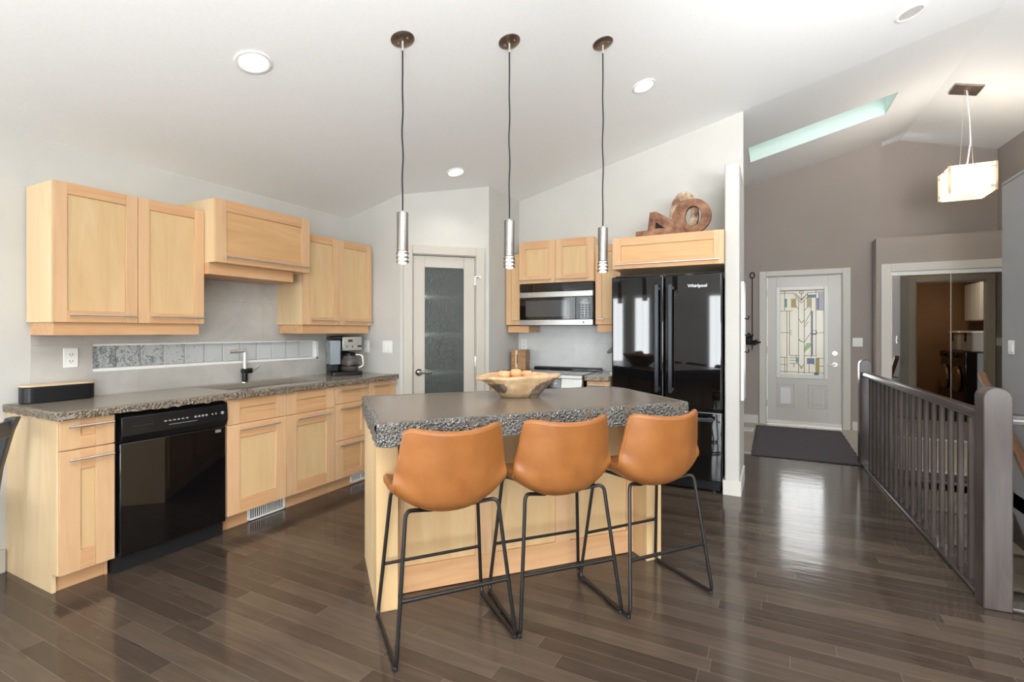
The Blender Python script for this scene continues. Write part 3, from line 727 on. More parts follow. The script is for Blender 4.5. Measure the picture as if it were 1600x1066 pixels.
c = thing('base_cabinet', 'narrow maple corner cabinet beside the pantry door', 'cabinet', (XL, 3.332, 0), RL)
carcass(c, 0, .352, 0, FY, .11, .876)
q = MB(); q.box(0, .352, -.498, -.51, 0, .11); q.build('toe_kick', M['maple_x'], c, bevel=.001, seg=1)
shaker('drawer', c, .002, .35, .722, .868, FY, fr=.085, frt=.05, horiz=True, hz=.836, hx=(.03, .34))
shaker('door', c, .002, .35, .113, .718, FY, fr=.085, frt=.09, hz=.68, hx=(.03, .33))

# dishwasher
c = thing('dishwasher', 'black dishwasher between the end cabinet and the sink cabinet', 'dishwasher', (XL, 1.434, 0), RL)
q = MB(); q.box(0.002, .608, -.02, -.565, .0, .868); q.build('tub_body', M['black_matte'], c)
q = MB(); q.box(.012, .604, -.565, -.605, .095, .705); q.build('door_panel', M['black_gloss'], c, bevel=.006)
q = MB()
q.prism([(-.565, .705), (-.565, .862), (-.590, .862), (-.622, .845), (-.627, .745), (-.612, .722), (-.600, .705)], 'x', .012, .604)
cp = q.build('control_panel', M['black_satin'], c, bevel=.003)
q = MB()
for k in range(13):
    q = MB(); x = [.231, .255, .279, .303, .327, .351, .40, .422, .444, .466, .504, .526, .567][k]
    if k < 6: q.box(x - .006, x + .006, -.60, -.6285, .793, .800)
    else: q.cyl((x, -.60, .796), (x, -.6287, .796), .010 if k == 12 else (.0068 if k < 10 else .005), 12)
    q.build('button', M['grey_mark'], cp)
q = MB()
q.box(.25, .41, -.62, -.6283, .772, .7745)
q.build('printed_legend', M['grey_mark'], cp)
q = MB(); q.box(.06, .165, -.615, -.6295, .790, .796); q.box(.06, .165, -.615, -.6295, .806, .808); q.box(.162, .165, -.615, -.63, .785, .808); q.build('vent_slot', M['handle_grey'], cp)
q = MB(); q.box(.535, .57, -.604, -.608, .672, .690); q.build('badge', M['steel_bar'], c)
q = MB(); q.box(.02, .59, -.50, -.53, .0, .095); q.build('kick_plate', M['black_satin'], c)

# toe-kick air registers
def register(label, y, w, z0, z1):
    c = thing('floor_register', label, 'vent', (XL + .512, y, 0), RL)
    q = MB(); q.box(0, w, 0, -.008, z0, z0 + .012); q.box(0, w, 0, -.008, z1 - .012, z1); q.box(0, .014, 0, -.008, z0, z1); q.box(w - .014, w, 0, -.008, z0, z1)
    q.box(w / 2 - .004, w / 2 + .004, 0, -.007, z0, z1); q.build('frame', M['white'], c, bevel=.002)
    q = MB(); q.box(.01, w - .01, -.0005, -.002, z0 + .01, z1 - .01); q.build('duct', M['slot'], c)
    q = MB(); n = max(6, int(w / .017))
    for k in range(n):
        x = .018 + k * (w - .036) / (n - 1); q.box(x - .003, x + .003, 0, -.006, z0 + .01, z1 - .01)
    q.build('louvre', M['white'], c)
register('white louvred air register in the toe kick under the sink cabinet', 2.25, .30, .004, .098)
register('white louvred air register in the toe kick near the island', 3.20, .24, .012, .082)

# ------------------------------------------------------------------ worktops
def resample(path, step):
    out = []
    for (a, b) in zip(path[:-1], path[1:]):
        a = Vector(a); b = Vector(b); n = max(1, int((b - a).length / step))
        out += [a.lerp(b, i / n) for i in range(n)]
    out.append(Vector(path[-1])); return out
def rough_edge(path, z0, z1, m, parent, amp=.012, step=.011, closed=False, taper=.012):
    """chiselled face that follows a 2-D path (outside on the right hand side)"""
    pts = resample(path, step); n = len(pts); nz = max(4, int((z1 - z0) / .010)); q = MB()
    nrm = []
    for i in range(n):
        a = pts[max(i - 2, 0)]; b = pts[min(i + 2, n - 1)]; t = (b - a).normalized(); nrm.append(Vector((t.y, -t.x)))
    vs = []
    for j in range(nz + 1):
        z = z0 + (z1 - z0) * j / nz
        for i, p in enumerate(pts):
            k = j / nz
            pv = Vector((p.x, p.y, z))
            nn = noise.noise(pv * 38) * amp + noise.noise(pv * 95) * amp * .6 + noise.noise(pv * 9) * amp * .6
            if j == nz: d = -.001 + nn * .25
            else: d = nn - taper * (1 - k) * .8 + .003
            zz = z + (noise.noise(pv * 50 + Vector((9, 3, 1))) * .006 if 0 < j < nz else (noise.noise(pv * 30) * .008 if j == 0 else 0))
            vs.append((p.x + nrm[i].x * d, p.y + nrm[i].y * d, zz))
    # inner row to close the top and the bottom
    for z in (z1 - .0006, z0 + .004):
        for i, p in enumerate(pts): vs.append((p.x - nrm[i].x * .03, p.y - nrm[i].y * .03, z))
    fs = [[j * n + i, j * n + i + 1, (j + 1) * n + i + 1, (j + 1) * n + i] for j in range(nz) for i in range(n - 1)]
    bt = (nz + 1) * n
    fs += [[nz * n + i, nz * n + i + 1, bt + i + 1, bt + i] for i in range(n - 1)]
    fs += [[i, i + 1, bt + n + i + 1, bt + n + i] for i in range(n - 1)]
    q.add(vs, fs); return q.build('rough_edge', m, parent, sharp=60)

SKN = (2.145, 2.93, -3.615, -3.25)      # sink cut-out
c = thing('worktop', 'long grey-brown stone worktop with chiselled edge along the sink wall', 'worktop', (0, 0, 0))
q = MB(); X1 = -3.085; Y0 = 1.168
q.box(XL + t0, X1, Y0, SKN[0], .877, .914); q.box(XL + t0, X1, SKN[1], YB, .877, .914)
q.box(XL + t0, SKN[2], SKN[0], SKN[1], .877, .914); q.box(SKN[3], X1, SKN[0], SKN[1], .877, .914)
q.build('slab', M['stone_counter'], c)
rough_edge([(XL + t0, Y0), (X1, Y0), (X1, YB)], .874, .9145, M['stone_edge_warm'], c, amp=.0035, step=.011, taper=.003)
# sink
c = thing('sink', 'double-bowl brown undermount sink below the kitchen faucet', 'sink', (0, 0, 0))
def basin(y0, y1):
    q = MB(); x0, x1 = SKN[2] - .004, SKN[3] + .004
    q.box(x0, x0 + .006, y0, y1, .72, .876); q.box(x1 - .006, x1, y0, y1, .72, .876); q.box(x0, x1, y0, y0 + .006, .72, .876); q.box(x0, x1, y1 - .006, y1, .72, .876); q.box(x0, x1, y0, y1, .714, .722)
    b = q.build('basin', M['sinkm'], c, bevel=.003)
    q = MB(); q.lathe([(.0, .001), (.03, .001), (.042, .004), (.045, 0)], ((x0 + x1) / 2, (y0 + y1) / 2, .722), 20); q.build('drain', M['steel_bar'], b)
M['sinkm'] = mottled('brown_composite', (112, 98, 82), (128, 114, 97), 60, 0.28)
basin(SKN[0], 2.60); basin(2.612, SKN[1])
# faucet
c = thing('faucet', 'steel and black single-lever faucet behind the sink', 'faucet', (-3.655, 2.545, .914))
q = MB(); q.lathe([(.030, 0), (.030, .006), (.024, .010), (.020, .012)], n=24); q.build('base_ring', M['chrome'], c)
q = MB(); q.cyl((0, 0, .012), (0, 0, .105), .021, 20); q.cyl((0, -.022, .088), (0, .055, .088), .021, 20); q.build('valve_body', M['black_satin'], c, bevel=.002)
q = MB(); q.tube(arc_path([(0, 0, .10), (0, 0, .245), (.02, -.14, .242)], .012), .0145, 14); q.cyl((.02, -.14, .242), (.021, -.147, .242), .0165, 14); q.build('spout', M['bright_steel'], c)
q = MB(); q.tube([(0, .055, .088), (.0, .075, .092), (.01, .115, .125)], [.010, .010, .006], 10); q.build('lever', M['bright_steel'], c)
# island worktop
IA = R(48.2); IO = (-1.636, 1.796)
def isl(p): # world -> island local
    dx, dy = p[0] - IO[0], p[1] - IO[1]
    return (dx * math.cos(IA) + dy * math.sin(IA), -dx * math.sin(IA) + dy * math.cos(IA))
FLc, FRc, BRc, BLc = isl((-1.504, 1.652)), isl((-.425, 2.981)), isl((-1.026, 3.612)), isl((-2.236, 2.332))
c = thing('island_worktop', 'thick grey stone island worktop with chiselled edge', 'worktop', (IO[0], IO[1], 0), IA)
e1 = (FRc[0] * .25 + BRc[0] * .75, FRc[1] * .25 + BRc[1] * .75)
cor = [Vector(FLc), Vector(FRc), Vector(e1), Vector(BRc) + Vector((-.10, .012)), Vector(BLc)]
# soften the far right corner
k1 = Vector(e1); k2 = Vector(BRc) + Vector((-.14, 0)); ctr = Vector(BRc)
rnd = [k1 * (1 - t) ** 2 + ctr * 2 * t * (1 - t) + k2 * t * t for t in [i / 6 for i in range(7)]]
outline = [Vector(FLc), Vector(FRc)] + rnd + [Vector(BLc)]
q = MB(); q.prism([tuple(p) for p in outline], 'z', .872, .914); q.build('slab', M['stone_top'], c)
rough_edge([tuple(p) for p in outline] + [tuple(outline[0])], .812, .9145, M['stone_edge'], c, amp=.006, step=.009, taper=.005)

# island base
c = thing('kitchen_island', 'maple kitchen island base behind the three bar stools', 'kitchen island', (IO[0], IO[1], 0), IA)
IL, ID = 1.595, .63
q = MB(); q.box(0, .10, 0, .135, 0, .872); ch = q.build('end_panel', M['maple_panel'], c, bevel=.0015, seg=1)
q = MB(); q.box(0, .02, .135, ID, 0, .872); q.build('side_panel', M['maple_side'], c, bevel=.0015, seg=1)
q = MB(); q.box(IL - .10, IL, 0, .135, 0, .872); q.build('end_panel', M['maple_panel'], c, bevel=.0015, seg=1)
q = MB(); q.box(IL - .02, IL, .135, ID, 0, .872); q.build('side_panel', M['maple_side'], c, bevel=.0015, seg=1)
q = MB(); q.box(.02, IL - .02, .15, ID - .02, .0, .87); q.build('cabinet_body', M['maple_side'], c)
q = MB(); z0, z1 = .004, .870; y = .15; n = 3
xs_ = [.10 + i * (IL - .20) / n for i in range(n + 1)]
q.box(.10, IL - .10, y - .02, y, z0, z0 + .13, 1); q.box(.10, IL - .10, y - .02, y, z1 - .10, z1, 1)
for i, x in enumerate(xs_):
    q.box(max(.10, x - .045), min(IL - .10, x + .045), y - .0205, y, z0 + .13, z1 - .10, 0)
q.box(.10, IL - .10, y - .008, y, z0 + .1, z1 - .08, 2)
q.build('back_panel', [M['maple_z'], M['maple_x'], M['maple_panel']], c, bevel=.001, seg=1)
q = MB()
shaker('door', c, .02, .52, .10, .86, ID + .0, fr=.07, th=-.02); shaker('door', c, .53, 1.06, .10, .86, ID, fr=.07, th=-.02); shaker('door', c, 1.07, IL - .02, .10, .86, ID, fr=.07, th=-.02)

# ------------------------------------------------------------------ bar stools
def make_stool(label, loc, rz):
    s = thing('bar_stool', label, 'bar stool', loc, rz, 'tan bar stools at the island')
    prof = [(.215, .600), (.19, .610), (.12, .604), (.03, .586), (-.06, .568), (-.13, .566), (-.190, .598), (-.220, .675), (-.236, .765), (-.248, .845), (-.258, .914)]
    def P(v):
        t = v * (len(prof) - 1); i = min(int(t), len(prof) - 2); f = t - i
        def cr(a, b, c_, d, f): return .5 * ((2 * b) + (-a + c_) * f + (2 * a - 5 * b + 4 * c_ - d) * f * f + (-a + 3 * b - 3 * c_ + d) * f ** 3)
        g = lambda k: prof[max(0, min(len(prof) - 1, k))]
        return tuple(cr(g(i - 1)[k], g(i)[k], g(i + 1)[k], g(i + 2)[k], f) for k in (0, 1))
    wprof = [(0, .185), (.08, .208), (.25, .228), (.5, .236), (.62, .234), (.75, .224), (.9, .208), (1, .198)]
    def W(v):
        for (a, x), (b, y) in zip(wprof[:-1], wprof[1:]):
            if v <= b: f = (v - a) / (b - a); f = f * f * (3 - 2 * f) * .3 + f * .7; return x + (y - x) * f
        return wprof[-1][1]
    def surf(u, v):
        a = u * 2 - 1; y, z = P(v); wv = W(v)
        back = max(0, min(1, (v - .45) / .3)); back = back * back * (3 - 2 * back)
        bk2 = max(0, min(1, (v - .55) / .32)); bk2 = bk2 * bk2 * (3 - 2 * bk2)
        up = abs(a) ** 2.2 * (.100 * (1 - bk2) * min(1, max(.12, v / .45))); fw = abs(a) ** 2.3 * (.085 * back)
        cornerz = -max(0, abs(a) - .86) ** 1.5 * .25 * (1 if v > .93 else 0)
        dip = -.018 * (1 - a * a) * max(0, (v - .85) / .15)
        return (a * wv, y + fw, z + up + dip + cornerz)
    q = MB(); q.grid(surf, 22, 34)
    sh = q.build('seat_shell', M['leather'], s, solid=.030, sub=0, fixn=True)
    md = sh.modifiers.new('bevel', 'BEVEL'); md.width = .011; md.segments = 3; md.limit_method = 'ANGLE'; md.angle_limit = R(50)
    md = sh.modifiers.new('sub', 'SUBSURF'); md.levels = 1; md.render_levels = 1
    # piping that follows the rim of the shell
    rim = [surf(0, v / 34) for v in range(0, 35)] + [surf(u / 22, 1) for u in range(1, 22)] + [surf(1, v / 34) for v in range(34, -1, -1)] + [surf(u / 22, 0) for u in range(21, 0, -1)]
    q = MB(); q.tube([(x * 1.004, y, z) for x, y, z in rim], .0155, 8, closed=True); q.build('rolled_rim', M['leather'], s)
    for k in (-1, 1):
        pts = [(k * .07, -.09, .552), (k * .20, -.165, .590), (k * .253, -.238, .012), (k * .253, .178, .012), (k * .205, .11, .600), (k * .07, .06, .553)]
        path = arc_path(pts, .035, 5)
        q = MB(); q.tube(path, .0085, 10); q.build('side_frame', M['black_tube'], s)
    q = MB(); q.box(-.07, .07, -.09, .06, .545, .556); q.build('mounting_plate', M['black_tube'], s)
    q = MB(); q.cyl((-.226, -.207, .25), (.226, -.207, .25), .0085, 10); q.build('footrest', M['black_tube'], s)
    q = MB(); q.cyl((-.234, .152, .25), (.234, .152, .25), .0075, 10); q.build('crossbar', M['black_tube'], s)
    for x in (-.253, .253):
        for y in (-.225, .165):
            q = MB(); q.lathe([(.008, 0), (.011, .0), (.011, .012), (.008, .016)], (x, y, 0), 10); q.build('foot_glide', M['black_matte'], s)
    return s
STOOLS = [('tan leather bar stool at the left end of the island', (-1.314, 1.866), 51.5),
          ('tan leather bar stool in the middle of the three at the island', (-.966, 2.276), 48.5),
          ('tan leather bar stool at the right end of the island, nearest the refrigerator', (-.61, 2.633), 52.4)]
proto = make_stool(STOOLS[0][0], (*STOOLS[0][1], 0), R(STOOLS[0][2]))
for lab, p, a in STOOLS[1:]:
    o = copy_tree(proto); o.location = (*p, 0); o.rotation_euler = (0, 0, R(a)); o['label'] = lab

# ------------------------------------------------------------------ bowl with fruit
BA = R(58)
BC = (-1.375, 2.775, .9152)
c = thing('carved_bowl', 'rough carved root-wood bowl holding peach-coloured fruit on the island', 'bowl', BC, BA - R(10))
def bowl_ring(rx, ry, z, k):
    out = []
    for j in range(48):
        t = 2 * math.pi * j / 48
        n_ = noise.noise(Vector((math.cos(t) * 2, math.sin(t) * 2, z * 9 + k)))
        x, y = rx * math.copysign(abs(math.cos(t)) ** .8, math.cos(t)), ry * math.copysign(abs(math.sin(t)) ** .8, math.sin(t))
        f = 1 + n_ * .09
        out.append((x * f, y * f, z + (noise.noise(Vector((math.cos(t) * 1.3, math.sin(t) * 1.3, 5))) * .022 if z > .1 else 0)))
    return out
rings = [bowl_ring(.115, .08, 0, 0), bowl_ring(.135, .10, .02, 0), bowl_ring(.18, .125, .06, 0), bowl_ring(.225, .145, .096, 0), bowl_ring(.265, .155, .118, 0), bowl_ring(.262, .152, .130, 0),
         bowl_ring(.235, .128, .133, 0), bowl_ring(.19, .115, .095, 0), bowl_ring(.13, .09, .055, 0), bowl_ring(.07, .05, .04, 0)]
fine = []
for ra_, rb_ in zip(rings[:-1], rings[1:]):
    for k in range(5): fine.append([tuple(a_[i] + (b_[i] - a_[i]) * k / 5 for i in range(3)) for a_, b_ in zip(ra_, rb_)])
fine.append(rings[-1]); rings = []
for r_ in fine:
    rr_ = []
    for j in range(48):
        a_, b_ = r_[j], r_[(j + 1) % 48]; rr_.append(a_); rr_.append(tuple((a_[i] + b_[i]) / 2 for i in range(3)))
    rings.append(rr_)
q = MB(); vs = [p for r_ in rings for p in r_]; fs = []; NS = 96
for i in range(len(rings) - 1):
    for j in range(NS): fs.append([i * NS + j, i * NS + (j + 1) % NS, (i + 1) * NS + (j + 1) % NS, (i + 1) * NS + j])
fs.append(list(range(NS))[::-1]); fs.append([(len(rings) - 1) * NS + j for j in range(NS)])
q.add(vs, fs)
q.m = []
for idx, f_ in enumerate(fs):
    cx = sum(vs[i][0] for i in f_) / len(f_); cy = sum(vs[i][1] for i in f_) / len(f_); cz = sum(vs[i][2] for i in f_) / len(f_)
    wob = noise.noise(Vector((cx * 28, cy * 28, cz * 40))) * .35
    e1_ = ((cx + .172) / .050) ** 2 + ((cz - .052) / .042) ** 2 + wob
    e2_ = ((cx - .105 - (cz - .06) * 1.1) / .062) ** 2 + ((cz - .06) / .056) ** 2 + wob
    bark = 1 if (idx // NS < 20 and cy < 0 and (e1_ < 1 or e2_ < 1)) else 0
    q.m.append(bark)
q.build('bowl_body', [M['bowl'], M['bark']], c, sharp=80)
for i, (x, y, z, lab) in enumerate(((-.115, -.02, .118, 'leftmost peach-coloured fruit in the carved bowl'), (-.035, -.015, .125, 'front middle peach-coloured fruit in the carved bowl'), (.05, .02, .112, 'rightmost peach-coloured fruit in the carved bowl'), (-.06, .06, .108, 'peach-coloured fruit at the back of the carved bowl'))):
    a = BA - R(10)
    fr = thing('fruit', lab, 'fruit', (BC[0] + x * math.cos(a) - y * math.sin(a), BC[1] + x * math.sin(a) + y * math.cos(a), BC[2] + z + .014), 0, 'fruit in the carved bowl')
    q = MB(); prof = []
    for k in range(13):
        t = math.pi * k / 12; r_ = .037 * math.sin(t); zz = -.034 * math.cos(t)
        if k > 9: zz -= .004 * (k - 9)
        prof.append((max(r_, 0.0005), zz))
    q.lathe(prof, n=24); q.build('fruit_flesh', M['apple'], fr, sharp=180)
    q = MB(); q.tube([(0, 0, .02), (.002, 0, .034), (.006, 0, .04)], .0018, 6); q.build('stem', M['bark'], fr)

# ------------------------------------------------------------------ pendant lamps over the island
def make_pendant(label, x, y, rust=False):
    zt = zc(x, y); zb = 1.672
    s = thing('pendant_lamp', label, 'pendant lamp', (x, y, zb), 0, 'steel pendant lamps over the island')
    tilt = -math.atan(.245)
    q = MB(); q.lathe([(.0, -.012), (.02, -.011), (.055, -.007), (.064, -.002), (.064, .004)], n=32)
    q.cyl((-.032, 0, -.009), (-.032, 0, -.018), .007, 10); q.cyl((.032, 0, -.009), (.032, 0, -.018), .007, 10)
    q.build('canopy', M['bronze'], s, loc=(0, 0, zt - zb - .002), rot=(0, tilt, R(25) * 0))
    q = MB(); q.cyl((0, 0, zt - zb - .065), (0, 0, zt - zb), .006, 10); q.build('cord_grip', M['steel_bar'], s)
    pts = []; n = 26; L_ = zt - zb
    for k in range(n + 1):
        z = .285 + (L_ - .05 - .285) * k / n
        pts.append((math.sin(k * .9) * .0025 * math.sin(math.pi * k / n), math.cos(k * .7) * .002 * math.sin(math.pi * k / n), z))
    q = MB(); q.tube(pts, .0042, 8); q.build('cord', M['black_matte'], s)
    q = MB(); q.lathe([(.0, .292), (.008, .292), (.009, .283), (.0295, .281), (.0305, .278), (.0305, .075), (.028, .072), (.026, .072)], n=32); q.build('tube_shade', M['steel'], s)
    for k in range(3):
        z = .060 - k * .022
        q = MB(); q.lathe([(.0245, z - .006), (.0335, z - .006), (.0345, z), (.0335, z + .006), (.0245, z + .006)], n=32); q.build('shade_ring', M['steel'], s)
    q = MB(); q.lathe([(.0, .004), (.018, .004), (.022, .008), (.022, .07), (.0, .072)], n=24); q.build('bulb', M['glow'], s)
    d = bpy.data.lights.new('pendant_glow', 'SPOT'); d.energy = 5; d.color = (1, .92, .8); d.spot_size = R(80); d.spot_blend = .6; d.shadow_soft_size = .03
    o = bpy.data.objects.new('pendant_glow', d); COL.objects.link(o); o.location = (x, y, zb - .02)
    return s
make_pendant('leftmost of three slim steel pendant lamps over the island', -1.783, 2.162)
make_pendant('middle of three slim steel pendant lamps over the island', -1.362, 2.606)
make_pendant('rightmost of three slim steel pendant lamps over the island', -.939, 3.05)

# ------------------------------------------------------------------ recessed ceiling lights
def downlight(label, x, y, r=.085, lit=True, power=14):
    z = zc(x, y); tilt = -math.atan(.245)
    s = thing('recessed_light', label, 'recessed light', (x, y, z), 0, 'recessed ceiling lights'); s.rotation_euler = (0, tilt, 0)
    q = MB(); q.lathe([(r, .0), (r, -.005), (r * .93, -.008), (r * .80, -.006), (r * .76, -.001)], n=40, caps=False); q.build('trim_ring', M['white'], s)
    q = MB(); q.lathe([(r * .77, -.0015), (0.0005, -.0015)], n=40, caps=False); q.build('lamp_face', M['can_glow'] if lit else M['can_off'], s)
    if lit:
        d = bpy.data.lights.new('downlight_beam', 'SPOT'); d.energy = power; d.color = (1, .94, .85); d.spot_size = R(120); d.spot_blend = .8; d.shadow_soft_size = .06
        o = bpy.data.objects.new('downlight_beam', d); COL.objects.link(o); o.location = (x, y, z - .02)
M['can_glow'] = mat('recessed_lamp_lit', (255, 250, 238), 0.5, emit=(255, 250, 240), estr=4.0)
M['can_off'] = mottled('recessed_lamp_unlit', (196, 196, 196), (150, 150, 152), 160, 0.4)
downlight('recessed ceiling light above the sink, left of the pendants', -2.439, 1.747, .092)
downlight('recessed ceiling light above the refrigerator, right of the pendants', -.847, 3.762)
downlight('recessed ceiling light in front of the pantry door', -2.495, 3.747)
downlight('unlit recessed ceiling light near the ridge at the upper right', .857, 4.426, .092, lit=False)

# ------------------------------------------------------------------ back-wall kitchen: range, microwave, refrigerator
c = thing('microwave_cabinet', 'maple two-door cabinet above the microwave', 'cabinet', (-2.284, Y2 - t0, 0), 0)
W = .786; D = -(Y2 - t0 - 4.60)
carcass(c, 0, W, 0, D, 1.787, 2.207)
shaker('door', c, 0, W / 2 - .0015, 1.787, 2.207, D, fr=.075, hz=1.822, hx=(.02, W / 2 - .03)); shaker('door', c, W / 2 + .0015, W, 1.787, 2.207, D, fr=.075, hz=1.822, hx=(W / 2 + .02, W - .05))
c = thing('upper_cabinet', 'slim maple wall cabinet between the pantry wall and the microwave', 'cabinet', (XS + t0, Y2 - t0, 0), 0)
W = -2.287 - (XS + t0); D = -(Y2 - t0 - 4.64)
carcass(c, 0, W, 0, D, 1.375, 2.10); shaker('door', c, 0, W, 1.375, 2.10, D, fr=.06, hz=1.425, hx=(.10, .165))
q = MB(); q.box(.01, W + .08, -.02, D + .01, 1.30, 1.364); q.build('light_rail', M['maple_x'], c)
c = thing('upper_cabinet', 'slim maple wall cabinet between the microwave and the refrigerator', 'cabinet', (-1.496, Y2 - t0, 0), 0)
W = .24
carcass(c, 0, W, 0, D, 1.375, 2.12); shaker('door', c, 0, W, 1.375, 2.12, D, fr=.06, hz=1.425, hx=(.02, .09))
q = MB(); q.box(.01, W, -.02, D + .01, 1.305, 1.372); q.build('light_rail', M['maple_x'], c)
c = thing('microwave', 'stainless and black over-the-range microwave', 'microwave', (-2.278, Y2 - t0, 0), 0)
W = .774; yf = -(Y2 - t0 - 4.575)
q = MB(); q.box(0, W, 0, yf + .03, 1.368, 1.785); q.build('casing', M['black_satin'], c, bevel=.003)
q = MB(); q.box(.003, W - .003, yf + .03, yf + .004, 1.705, 1.78)
for k in range(4): q.box(.02, W - .02, yf + .004, yf, 1.714 + k * .016, 1.722 + k * .016)
q.build('vent_grille', M['black_gloss'], c)
q = MB(); q.box(.003, W - .003, yf + .03, yf, 1.645, 1.70); q.box(.003, W - .003, yf + .03, yf, 1.370, 1.425); q.build('trim_band', M['steel_x'], c, bevel=.003)
q = MB(); q.box(.003, .60, yf + .03, yf + .002, 1.428, 1.642); dd = q.build('door', M['glass_black'], c, bevel=.002)
q = MB(); q.box(.07, .51, yf + .003, yf, 1.455, 1.615); q.build('door_window', M['smoke_window'] if 'smoke_window' in M else M.setdefault('smoke_window', mat('tinted_window', (64, 66, 68), .05, spec=.8)), dd)
q = MB(); q.box(.603, W - .003, yf + .03, yf + .002, 1.428, 1.642); pp = q.build('control_panel', M['glass_black'], c, bevel=.002)
q = MB()
for i in range(4):
    for j in range(6): q.box(.628 + i * .034, .648 + i * .034, yf + .003, yf, 1.44 + j * .023, 1.452 + j * .023)
q.build('keypad', M['handle_grey'], pp)
q = MB(); q.box(.665, .72, yf + .003, yf - .0005, 1.598, 1.622); q.build('display', M['grey_mark'], pp)
q = MB(); q.cyl((.68, yf, 1.397), (.68, yf - .003, 1.397), .009, 16); q.build('emblem', M['handle_grey'], c)

# range
c = thing('range', 'slide-in range with a stainless front below the microwave', 'range', (-2.272, 4.27, 0), 0)
W = .774
q = MB(); q.box(.004, W - .004, .02, .655, 0.02, .885); q.build('oven_body', M['black_satin'], c)
q = MB(); q.box(0, W, -.02, .60, .885, .918); q.build('cooktop_frame', M['steel_x'], c, bevel=.004)
q = MB(); q.box(.012, W - .012, .01, .585, .916, .9205); ct = q.build('cooktop', M['glass_black'], c)
q = MB()
for x, y, r_ in ((.2, .16, .10), (.57, .16, .08), (.2, .42, .075), (.57, .42, .10)): q.lathe([(r_ - .002, .9206), (r_, .9212), (r_ + .002, .9206)], (x, y, 0), 40, caps=False)
q.build('burner_ring', M['handle_grey'], ct)
q = MB(); q.prism([(.60, .90), (.655, .90), (.655, .944), (.625, .944), (.60, .93)], 'x', .02, W - .02); q.build('back_guard', M['black_gloss'], c, bevel=.004)
q = MB(); q.prism([(-.02, .885), (.02, .885), (.02, .80), (-.035, .80)], 'x', .0, .58); q.build('control_panel', M['black_gloss'], c, bevel=.002)
for k in range(9):
    q = MB(); q.box(.08 + k * .055, .10 + k * .055, -.02, -.034, .835 + (k % 2) * .01, .843 + (k % 2) * .01); q.build('button', M['white_mark'], c)
q = MB(); q.prism([(-.02, .885), (.02, .885), (.02, .80), (-.035, .80)], 'x', .58, W); q.build('control_end', M['steel_x'], c, bevel=.002)
q = MB(); q.box(.01, W - .01, -.03, .02, .22, .79); od = q.build('oven_door', M['steel_x'], c, bevel=.004)
q = MB(); q.box(.12, W - .12, -.032, -.028, .34, .66); q.build('oven_window', M['glass_black'], od)
q = MB(); q.cyl((.08, -.07, .745), (W - .08, -.07, .745), .012, 12); q.cyl((.12, -.03, .745), (.12, -.07, .745), .008, 8); q.cyl((W - .12, -.03, .745), (W - .12, -.07, .745), .008, 8); q.build('bar_handle', M['steel_bar'], od)
q = MB(); q.box(.01, W - .01, -.028, .02, .05, .21); q.build('drawer', M['steel_x'], c, bevel=.004)

# base cabinets and worktops either side of the range
c = thing('base_cabinet', 'slim maple base cabinet left of the range', 'cabinet', (XS, Y2, 0), 0)
carcass(c, .002, .19, 0, -.60, .10, .876)
shaker('drawer', c, .004, .188, .722, .868, -.60, fr=.05, frt=.045, horiz=True, hz=.836, hx=(.03, .16)); shaker('door', c, .004, .188, .113, .718, -.60, fr=.05)
c = thing('base_cabinet', 'slim maple base cabinet between the range and the refrigerator', 'cabinet', (-1.485, Y2, 0), 0)
carcass(c, .002, .205, 0, -.60, .10, .876)
shaker('drawer', c, .004, .203, .722, .868, -.60, fr=.05, frt=.045, horiz=True, hz=.836, hx=(.03, .17)); shaker('door', c, .004, .203, .113, .718, -.60, fr=.05)
for lab, x0, x1 in (('short stone worktop between the pantry wall and the range', XS + t0, -2.276), ('short stone worktop between the range and the refrigerator', -1.494, -1.275)):
    c = thing('worktop', lab, 'worktop', (0, 0, 0))
    q = MB(); q.box(x0, x1, 4.30, Y2 - t0, .878, .914); q.build('slab', M['stone_counter'], c)
    rough_edge([(x0, 4.302), (x1, 4.302)], .872, .9145, M['stone_edge_warm'], c, amp=.0035, step=.011, taper=.003)

# refrigerator
FX0, FX1, FYF = -1.262, -.358, 4.355
c = thing('refrigerator', 'black french-door refrigerator at the end of the kitchen', 'refrigerator', ((FX0 + FX1) / 2, 4.64, 0), 0)
hw_ = (FX1 - FX0) / 2; yb = Y2 - 4.64 - .02; yd = FYF - 4.64
q = MB(); q.box(-hw_ + .01, hw_ - .01, yd + .075, yb, .05, 1.765); q.box(-hw_ + .02, hw_ - .02, yd + .04, yd + .2, .02, .09); q.build('casing', M['black_satin'], c, bevel=.004)
for k in (-1, 1):
    q = MB(); x0, x1 = (-hw_, -.003) if k < 0 else (.003, hw_)
    q.box(x0, x1, yd, yd + .07, .672, 1.785)
    dd = q.build('door', M['black_gloss'], c, bevel=.014, seg=4)
    q = MB(); xh = k * .055
    q.box(xh - .016, xh + .016, yd - .06, yd - .044, .80, 1.70); q.box(xh - .014, xh + .014, yd - .05, yd + .01, .81, .84); q.box(xh - .014, xh + .014, yd - .05, yd + .01, 1.66, 1.69)
    q.build('door_handle', M['handle_grey'], dd, bevel=.005)
q = MB(); q.box(-hw_, hw_, yd, yd + .07, .095, .66); dd = q.build('freezer_drawer', M['black_gloss'], c, bevel=.014, seg=4)
q = MB(); q.box(-hw_ + .06, hw_ - .06, yd - .06, yd - .044, .585, .617); q.box(-hw_ + .08, -hw_ + .11, yd - .05, yd + .01, .588, .614); q.box(hw_ - .11, hw_ - .08, yd - .05, yd + .01, .588, .614); q.build('door_handle', M['handle_grey'], dd, bevel=.005)
q = MB(); q.box(-hw_ + .03, hw_ - .03, yd + .05, yd + .07, .03, .09); q.build('toe_grille', M['black_satin'], c, bevel=.003)
